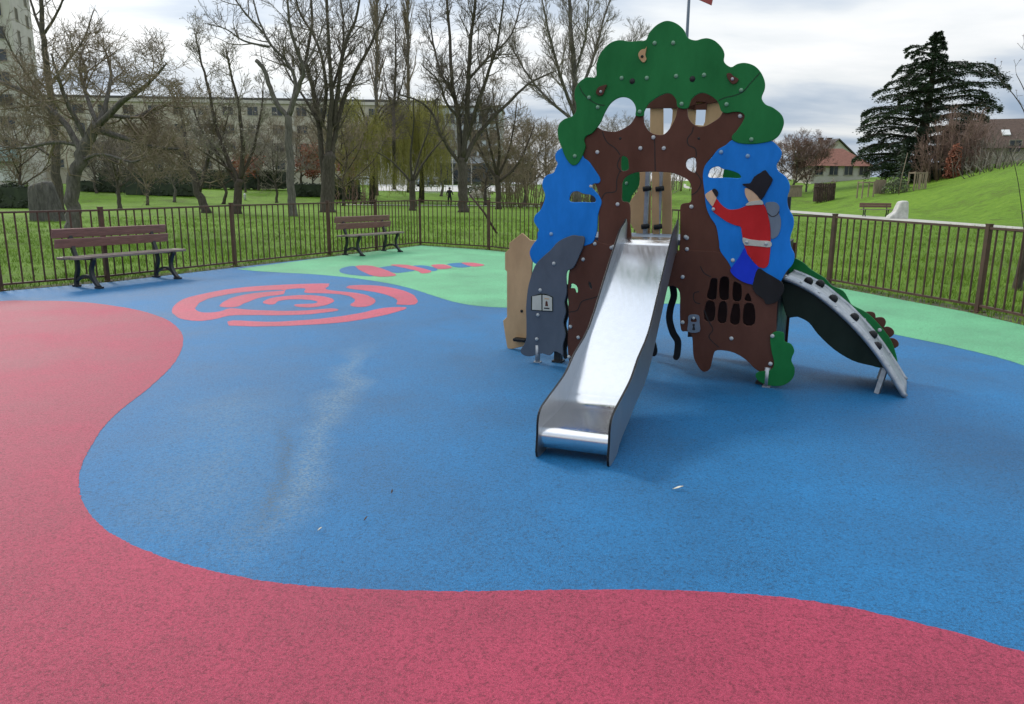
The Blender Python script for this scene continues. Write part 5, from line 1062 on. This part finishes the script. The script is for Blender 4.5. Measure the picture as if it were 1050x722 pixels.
# lamp posts, low white fence, cars and a person beyond the willows
for x, yb, yt, lab in ((464.3, 197, 166, 'thin white lamp post left of the forked tree trunk'), (483.5, 197, 166, 'thin white lamp post right of the forked tree trunk')):
    p = spot(x, 104); h = 31*104/F_; t = thing('lamp_post', lab, 'lamp post', tuple(p), 0, 'white posts by the car park'); mb = MB(); mb.tube([p, p+Vector((0, 0, h))], [.075, .06], 8); mb.build('pole', M['white_paint'], t); mb = MB(); mb.tube([p+Vector((0, 0, h)), p+Vector((0, 0, h+.06)), p+Vector((0, 0, h+.2))], [.12, .16, .05], 10); mb.build('lamp_head', M['concrete'], t)
a, b = spot(431, 96), spot(457, 96); t = thing('white_railing', 'low white railing along the car park left of the person', 'railing', tuple(a)); mb = MB()
for k in range(14): q = a.lerp(b, k/13); mb.box(q+Vector((0, 0, .45)), (.06, .05, .9))
mb.build('bars', M['white_paint'], t); mb = MB()
for z in (.93, .12): q = a.lerp(b, .5); mb.box(q+Vector((0, 0, z)), ((b-a).length+.1, .06, .06), math.atan2(b.y-a.y, b.x-a.x))
mb.build('rails', M['white_paint'], t)
p = spot(251, 82); t = thing('white_bollard', 'tiny white bollard on the grass left of the lopped tree', 'bollard', tuple(p)); mb = MB(); mb.tube([p, p+Vector((0, 0, .62)), p+Vector((0, 0, .72))], [.13, .13, .06], 10); mb.build('bollard_body', M['white_paint'], t); mb = MB(); mb.tube([p+Vector((0, 0, .5)), p+Vector((0, 0, .58))], .135, 10); mb.build('band', M['concrete'], t)
def car(p, rz, paint, label):
    root = thing('parked_car', label, 'car', tuple(p), rz, 'cars parked beyond the lawn'); O = (0, 0, 0)
    prof = [(-2.05, .35), (-2.08, .75), (-1.95, .92), (-1.2, 1.0), (-.55, 1.43), (.75, 1.47), (1.55, 1.05), (2.0, .9), (2.08, .6), (2.05, .32)]
    n = len(prof); vs = []
    for y, k_ in ((-.84, 1), (.84, 1)):
        for x, z in prof: vs.append((x, y*(.82 if z > 1.1 else 1), z))
    mb = MB(); mb.add(vs, [tuple(range(n)), tuple(range(n, 2*n))[::-1]]+[(i+n, i, (i+1) % n, (i+1) % n+n) for i in range(n)]); o = mb.build('body', M[paint], root, O); o.modifiers.new('b', 'BEVEL').width = .06
    mb = MB(); mb.add([(-1.16, -.70, 1.04), (-1.16, .70, 1.04), (-.60, .62, 1.42), (-.60, -.62, 1.42)], [(0, 1, 2, 3)]); mb.build('windscreen', M['glass'], root, (0.02, 0, -.02))
    mb = MB(); mb.add([(1.5, -.70, 1.1), (.80, -.62, 1.45), (.80, .62, 1.45), (1.5, .70, 1.1)], [(0, 1, 2, 3)]); mb.build('rear_window', M['glass'], root, (-.03, 0, -.02))
    for s_ in (-1, 1):
        mb = MB(); mb.add([(-.98, s_*.83, 1.06), (-.52, s_*.71, 1.38), (.7, s_*.71, 1.40), (1.25, s_*.83, 1.08)], [(0, 1, 2, 3)]); mb.build('side_window', M['glass'], root, (0, -s_*.004, 0))
        for x in (-1.3, 1.28):
            mb = MB(); mb.tube([(x, s_*.66, .32), (x, s_*.86, .32)], .32, 16, smooth=False); w_ = mb.build('wheel', M['tyre'], root, O); mb = MB(); mb.tube([(x, s_*.861, .32), (x, s_*.872, .32)], .19, 10, smooth=False); mb.build('rim', M['galv'], w_, O)
        mb = MB(); mb.box((-2.05, s_*.6, .74), (.08, .32, .14)); mb.build('headlight', M['white_paint'], root, O); mb = MB(); mb.box((2.05, s_*.62, .80), (.08, .26, .16)); mb.build('tail_light', M['tile_red'], root, O)
    return root
car(spot(436.5, 116), R(80), 'car_blue', 'grey blue car parked behind the white railing')
car(spot(447, 117), R(84), 'car_dark', 'dark car parked right of the grey blue car')
car(spot(372, 112), R(10), 'car_white', 'white car glimpsed under the left willow')
def person(p, hgt, rz):
    root = thing('person', 'person in black clothes standing on the path beyond the fence', 'person', tuple(p), rz)
    J = dict(pel=(0, 0, .93), chest=(0, .02, 1.28), neck=(0, 0, 1.48), hd=(0, -.02, 1.60), top=(0, -.02, 1.74), ls=(-.19, 0, 1.42), le=(-.27, .03, 1.15), lw=(-.22, -.14, .95), lh=(-.20, -.20, .88), rs=(.19, 0, 1.42), re=(.29, .02, 1.16), rw=(.33, -.16, 1.02), rh=(.34, -.24, 1.0), lp=(-.10, 0, .88), lk=(-.13, -.05, .48), la=(-.14, .03, .08), lt=(-.15, -.14, .04), rp=(.10, 0, .88), rk=(.14, -.12, .50), ra=(.13, .10, .09), rt=(.14, -.08, .04))
    Rr = dict(pel=.15, chest=.17, neck=.06, hd=.095, top=.07, ls=.085, le=.055, lw=.042, lh=.035, rs=.085, re=.055, rw=.042, rh=.035, lp=.105, lk=.075, la=.05, lt=.04, rp=.105, rk=.075, ra=.05, rt=.04)
    E_ = [('pel', 'chest'), ('chest', 'neck'), ('neck', 'hd'), ('hd', 'top'), ('chest', 'ls'), ('ls', 'le'), ('le', 'lw'), ('lw', 'lh'), ('chest', 'rs'), ('rs', 're'), ('re', 'rw'), ('rw', 'rh'), ('pel', 'lp'), ('lp', 'lk'), ('lk', 'la'), ('la', 'lt'), ('pel', 'rp'), ('rp', 'rk'), ('rk', 'ra'), ('ra', 'rt')]
    ks = list(J); me = bpy.data.meshes.new('body'); k_ = hgt/1.74; me.from_pydata([tuple(c*k_ for c in J[q]) for q in ks], [(ks.index(a), ks.index(b)) for a, b in E_], [])
    o = bpy.data.objects.new('body', me); COL.objects.link(o); m = o.modifiers.new('s', 'SKIN'); sv = me.skin_vertices[0].data
    for i, q in enumerate(ks): sv[i].radius = (Rr[q]*k_, Rr[q]*k_); sv[i].use_root = (q == 'pel')
    o.modifiers.new('u', 'SUBSURF').levels = 2; dg = bpy.context.evaluated_depsgraph_get(); dg.update(); m2 = bpy.data.meshes.new_from_object(o.evaluated_get(dg)); bpy.data.objects.remove(o)
    m2.materials.clear(); m2.materials.append(M['cloth_black']); m2.materials.append(M['skin'])
    for f in m2.polygons: f.use_smooth = True; f.material_index = 1 if (f.center.z > 1.5*k_ and f.center.y < -.05 and f.center.z < 1.66*k_) or (f.center.z < 1.05*k_ and f.center.y < -.17 and f.center.z > .8*k_) else 0
    o = bpy.data.objects.new('body', m2); COL.objects.link(o); o.parent = root
    bpy.context.view_layer.update()
    mb = MB(); vs = []
    for z, r in ((1.60, .112), (1.68, .115), (1.75, .085), (1.775, .02)):
        for i in range(10): a = 2*math.pi*i/10; vs.append((r*math.cos(a), r*math.sin(a)+.0, z*k_))
    mb.add(vs, [(k*10+i, k*10+(i+1) % 10, (k+1)*10+(i+1) % 10, (k+1)*10+i) for k in range(3) for i in range(10)]+[tuple(range(30, 40))], 0, True); mb.build('hair', M['navy_board'], root, (0, 0, 0))
person(spot(461, 73), 1.74, R(10))

# grass blades beyond the fence
mb = MB(); rr = random.Random(5); rubp = [(p.x, p.y) for p in inset(FP, -.05)]
def inside(x, y):
    c = False; j = len(rubp)-1
    for i in range(len(rubp)):
        xi, yi = rubp[i]; xj, yj = rubp[j]
        if (yi > y) != (yj > y) and x < (xj-xi)*(y-yi)/(yj-yi)+xi: c = not c
        j = i
    return c
V, Fc = [], []
def blade(x, y, z, h):
    a = rr.uniform(0, 6.28); w_ = rr.uniform(.004, .009)*(1+z*0); lx, ly = rr.gauss(0, .4)*h, rr.gauss(0, .4)*h; i = len(V)
    V.extend([(x-w_*math.cos(a), y-w_*math.sin(a), z-.01), (x+w_*math.cos(a), y+w_*math.sin(a), z-.01), (x+lx, y+ly, z+h)]); Fc.append((i, i+1, i+2))
for _ in range(52000):
    az = R(rr.uniform(-42, 42)); d = 9.5+34*rr.random()**1.35; x, y = d*math.sin(az), d*math.cos(az)
    if inside(x, y): continue
    k_ = noise.noise(Vector((x*.55, y*.55, 0)))
    if rr.random() > .62+.7*k_: continue
    for _ in range(4): blade(x+rr.gauss(0, .05), y+rr.gauss(0, .05), terr(x, y), rr.uniform(.045, .11)*(1.0+.5*k_))
for i in range(len(SOIL)-1):
    L_ = (SOIL[i+1]-SOIL[i]).length
    for _ in range(int(L_*90)):
        q = SOIL[i].lerp(SOIL[i+1], rr.random()); n_ = (q-Vector((0, 8, 0))).normalized()*rr.uniform(.0, .3); blade(q.x+n_.x, q.y+n_.y, .002, rr.uniform(.03, .085))
mb.v, mb.f, mb.m, mb.sm = V, Fc, [0]*len(Fc), [False]*len(Fc)
tag(mb.build('grass_blades', M['blade']), 'short green grass on the lawn outside the fence', 'grass', kind='stuff')

# ------------------------------------------------------------------ small litter on the rubber
def litter(x, y, lng, wd, ang, m, label, name='dry_leaf', cat='leaf'):
    p = g(x, y); t = thing_mesh = MB(); n = 9
    pts = [(-lng/2+lng*i/(n-1)) for i in range(n)]
    c, s_ = math.cos(ang), math.sin(ang); vs = []
    for i, u in enumerate(pts):
        hw = wd/2*math.sin(math.pi*min(1, max(0, (i+.25)/(n-.5))))
        for v, zz in ((-hw, .004), (0, .001), (hw, .005)):
            vs.append((p.x+u*c-v*s_, p.y+u*s_+v*c, .012+zz+.006*(1-math.cos(i*.35))))
    fs = [(i*3+k, i*3+k+1, i*3+k+4, i*3+k+3) for i in range(n-1) for k in (0, 1)]
    t.add(vs, fs, 0, True); o = t.build(name, m)
    o.modifiers.new('s', 'SOLIDIFY').thickness = .0025
    tag(o, label, cat)
litter(695, 504, .056, .013, .15, M['dead_leaf'], 'pale dry leaf lying on blue rubber right of the slide foot')
litter(328, 547, .020, .009, .3, M['dead_leaf'], 'small pale leaf scrap on blue rubber near the pink edge')
litter(375, 536, .022, .009, .9, M['dead_leaf_dark'], 'dark leaf scrap on blue rubber near the pink edge')
litter(402, 508, .022, .009, 1.5, M['dead_leaf_dark'], 'dark leaf scrap on blue rubber farther from the pink edge', )

# ------------------------------------------------------------------ light, sky, camera
SUN_EL, SUN_AZ = R(38), R(-40)     # azimuth from +Y, negative to the left: veiled sun, behind and left
w = bpy.data.worlds.new('World'); sc.world = w; w.use_nodes = True
nt = w.node_tree; N = nt.nodes; L = nt.links
bg = N['Background']
sky = N.new('ShaderNodeTexSky'); sky.sky_type = 'NISHITA'; sky.sun_disc = False; sky.sun_elevation = SUN_EL; sky.sun_rotation = SUN_AZ
sky.air_density = 1.0; sky.dust_density = 2.0
def VM(op, a, b=None):
    q = N.new('ShaderNodeVectorMath'); q.operation = op
    for i, t in enumerate((a, b)):
        if t is None: continue
        if isinstance(t, (tuple, Vector)): q.inputs[i].default_value = tuple(t)
        else: L.new(t, q.inputs[i])
    return q
def MM(op, a, b=None, clamp=False):
    q = N.new('ShaderNodeMath'); q.operation = op; q.use_clamp = clamp
    for i, t in enumerate((a, b)):
        if t is None: continue
        if isinstance(t, (int, float)): q.inputs[i].default_value = t
        else: L.new(t, q.inputs[i])
    return q.outputs[0]
tc = N.new('ShaderNodeTexCoord'); nrm = VM('NORMALIZE', tc.outputs['Generated']).outputs[0]
sx = N.new('ShaderNodeSeparateXYZ'); L.new(nrm, sx.inputs[0])
den = MM('ADD', MM('MAXIMUM', sx.outputs[2], 0), .16)
cx = N.new('ShaderNodeCombineXYZ'); L.new(MM('DIVIDE', sx.outputs[0], den), cx.inputs[0]); L.new(MM('DIVIDE', sx.outputs[1], den), cx.inputs[1])
n1 = N.new('ShaderNodeTexNoise'); n1.inputs['Scale'].default_value = .85; n1.inputs['Detail'].default_value = 7; n1.inputs['Roughness'].default_value = .52; n1.inputs['Distortion'].default_value = .25
mp = N.new('ShaderNodeMapping'); mp.inputs['Location'].default_value = (3.1, 1.7, 0); mp.inputs['Scale'].default_value = (.75, 1.25, 1); L.new(cx.outputs[0], mp.inputs[0]); L.new(mp.outputs[0], n1.inputs['Vector'])
sunv = Vector((math.sin(SUN_AZ)*math.cos(SUN_EL), math.cos(SUN_AZ)*math.cos(SUN_EL), math.sin(SUN_EL)))
glow = MM('POWER', MM('MAXIMUM', VM('DOT_PRODUCT', nrm, sunv).outputs['Value'], 0), 6)
fac = MM('ADD', n1.outputs['Fac'], MM('MULTIPLY', glow, .15))
cr = N.new('ShaderNodeValToRGB'); L.new(fac, cr.inputs[0])
e = cr.color_ramp.elements
e[0].position = .40; e[0].color = (.36, .46, .60, 1); e[1].position = .68; e[1].color = (1.0, 1.0, 1.0, 1)
k = e.new(.49); k.color = (.60, .67, .76, 1); k = e.new(.575); k.color = (.84, .87, .89, 1)
zen = MM('ADD', .76, MM('MULTIPLY', MM('POWER', MM('MAXIMUM', sx.outputs[2], 0), 1.0), 1.0))
gain = MM('ADD', zen, MM('MULTIPLY', glow, .35))
mixs = N.new('ShaderNodeMix'); mixs.data_type = 'RGBA'; mixs.inputs['Factor'].default_value = .93
skl = VM('SCALE', sky.outputs[0]); skl.inputs['Scale'].default_value = .10
L.new(skl.outputs[0], mixs.inputs['A'])
cl = VM('SCALE', cr.outputs[0]); L.new(gain, cl.inputs['Scale'])
L.new(cl.outputs[0], mixs.inputs['B'])
L.new(mixs.outputs['Result'], bg.inputs[0]); bg.inputs[1].default_value = 1.0
sl = bpy.data.lights.new('Sun', 'SUN'); sl.energy = 1.5; sl.angle = R(11); sl.color = (1, .96, .90)
so_ = bpy.data.objects.new('Sun', sl); COL.objects.link(so_); so_.rotation_euler = (-sunv).to_track_quat('-Z', 'Y').to_euler()
cam = bpy.data.cameras.new('Camera'); co = bpy.data.objects.new('Camera', cam); COL.objects.link(co)
cam.sensor_width = 36; cam.lens = 36*F_/1050; cam.clip_end = 5000; cam.clip_start = .05
rt = Vector((_c, _s*_sp, _s*_cp)); up = Vector((-_s, _c*_sp, _c*_cp)); bk_ = rt.cross(up)
co.matrix_world = Matrix(((rt.x, up.x, bk_.x, 0), (rt.y, up.y, bk_.y, 0), (rt.z, up.z, bk_.z, H), (0, 0, 0, 1)))
sc.camera = co
sc.view_settings.view_transform = 'Standard'; sc.view_settings.look = 'None'; sc.view_settings.exposure = .22; sc.view_settings.gamma = 1
sc.view_settings.use_curve_mapping = False
sc.render.engine = 'CYCLES'; sc.cycles.use_denoising = True; sc.cycles.max_bounces = 6; sc.cycles.diffuse_bounces = 3; sc.cycles.glossy_bounces = 3
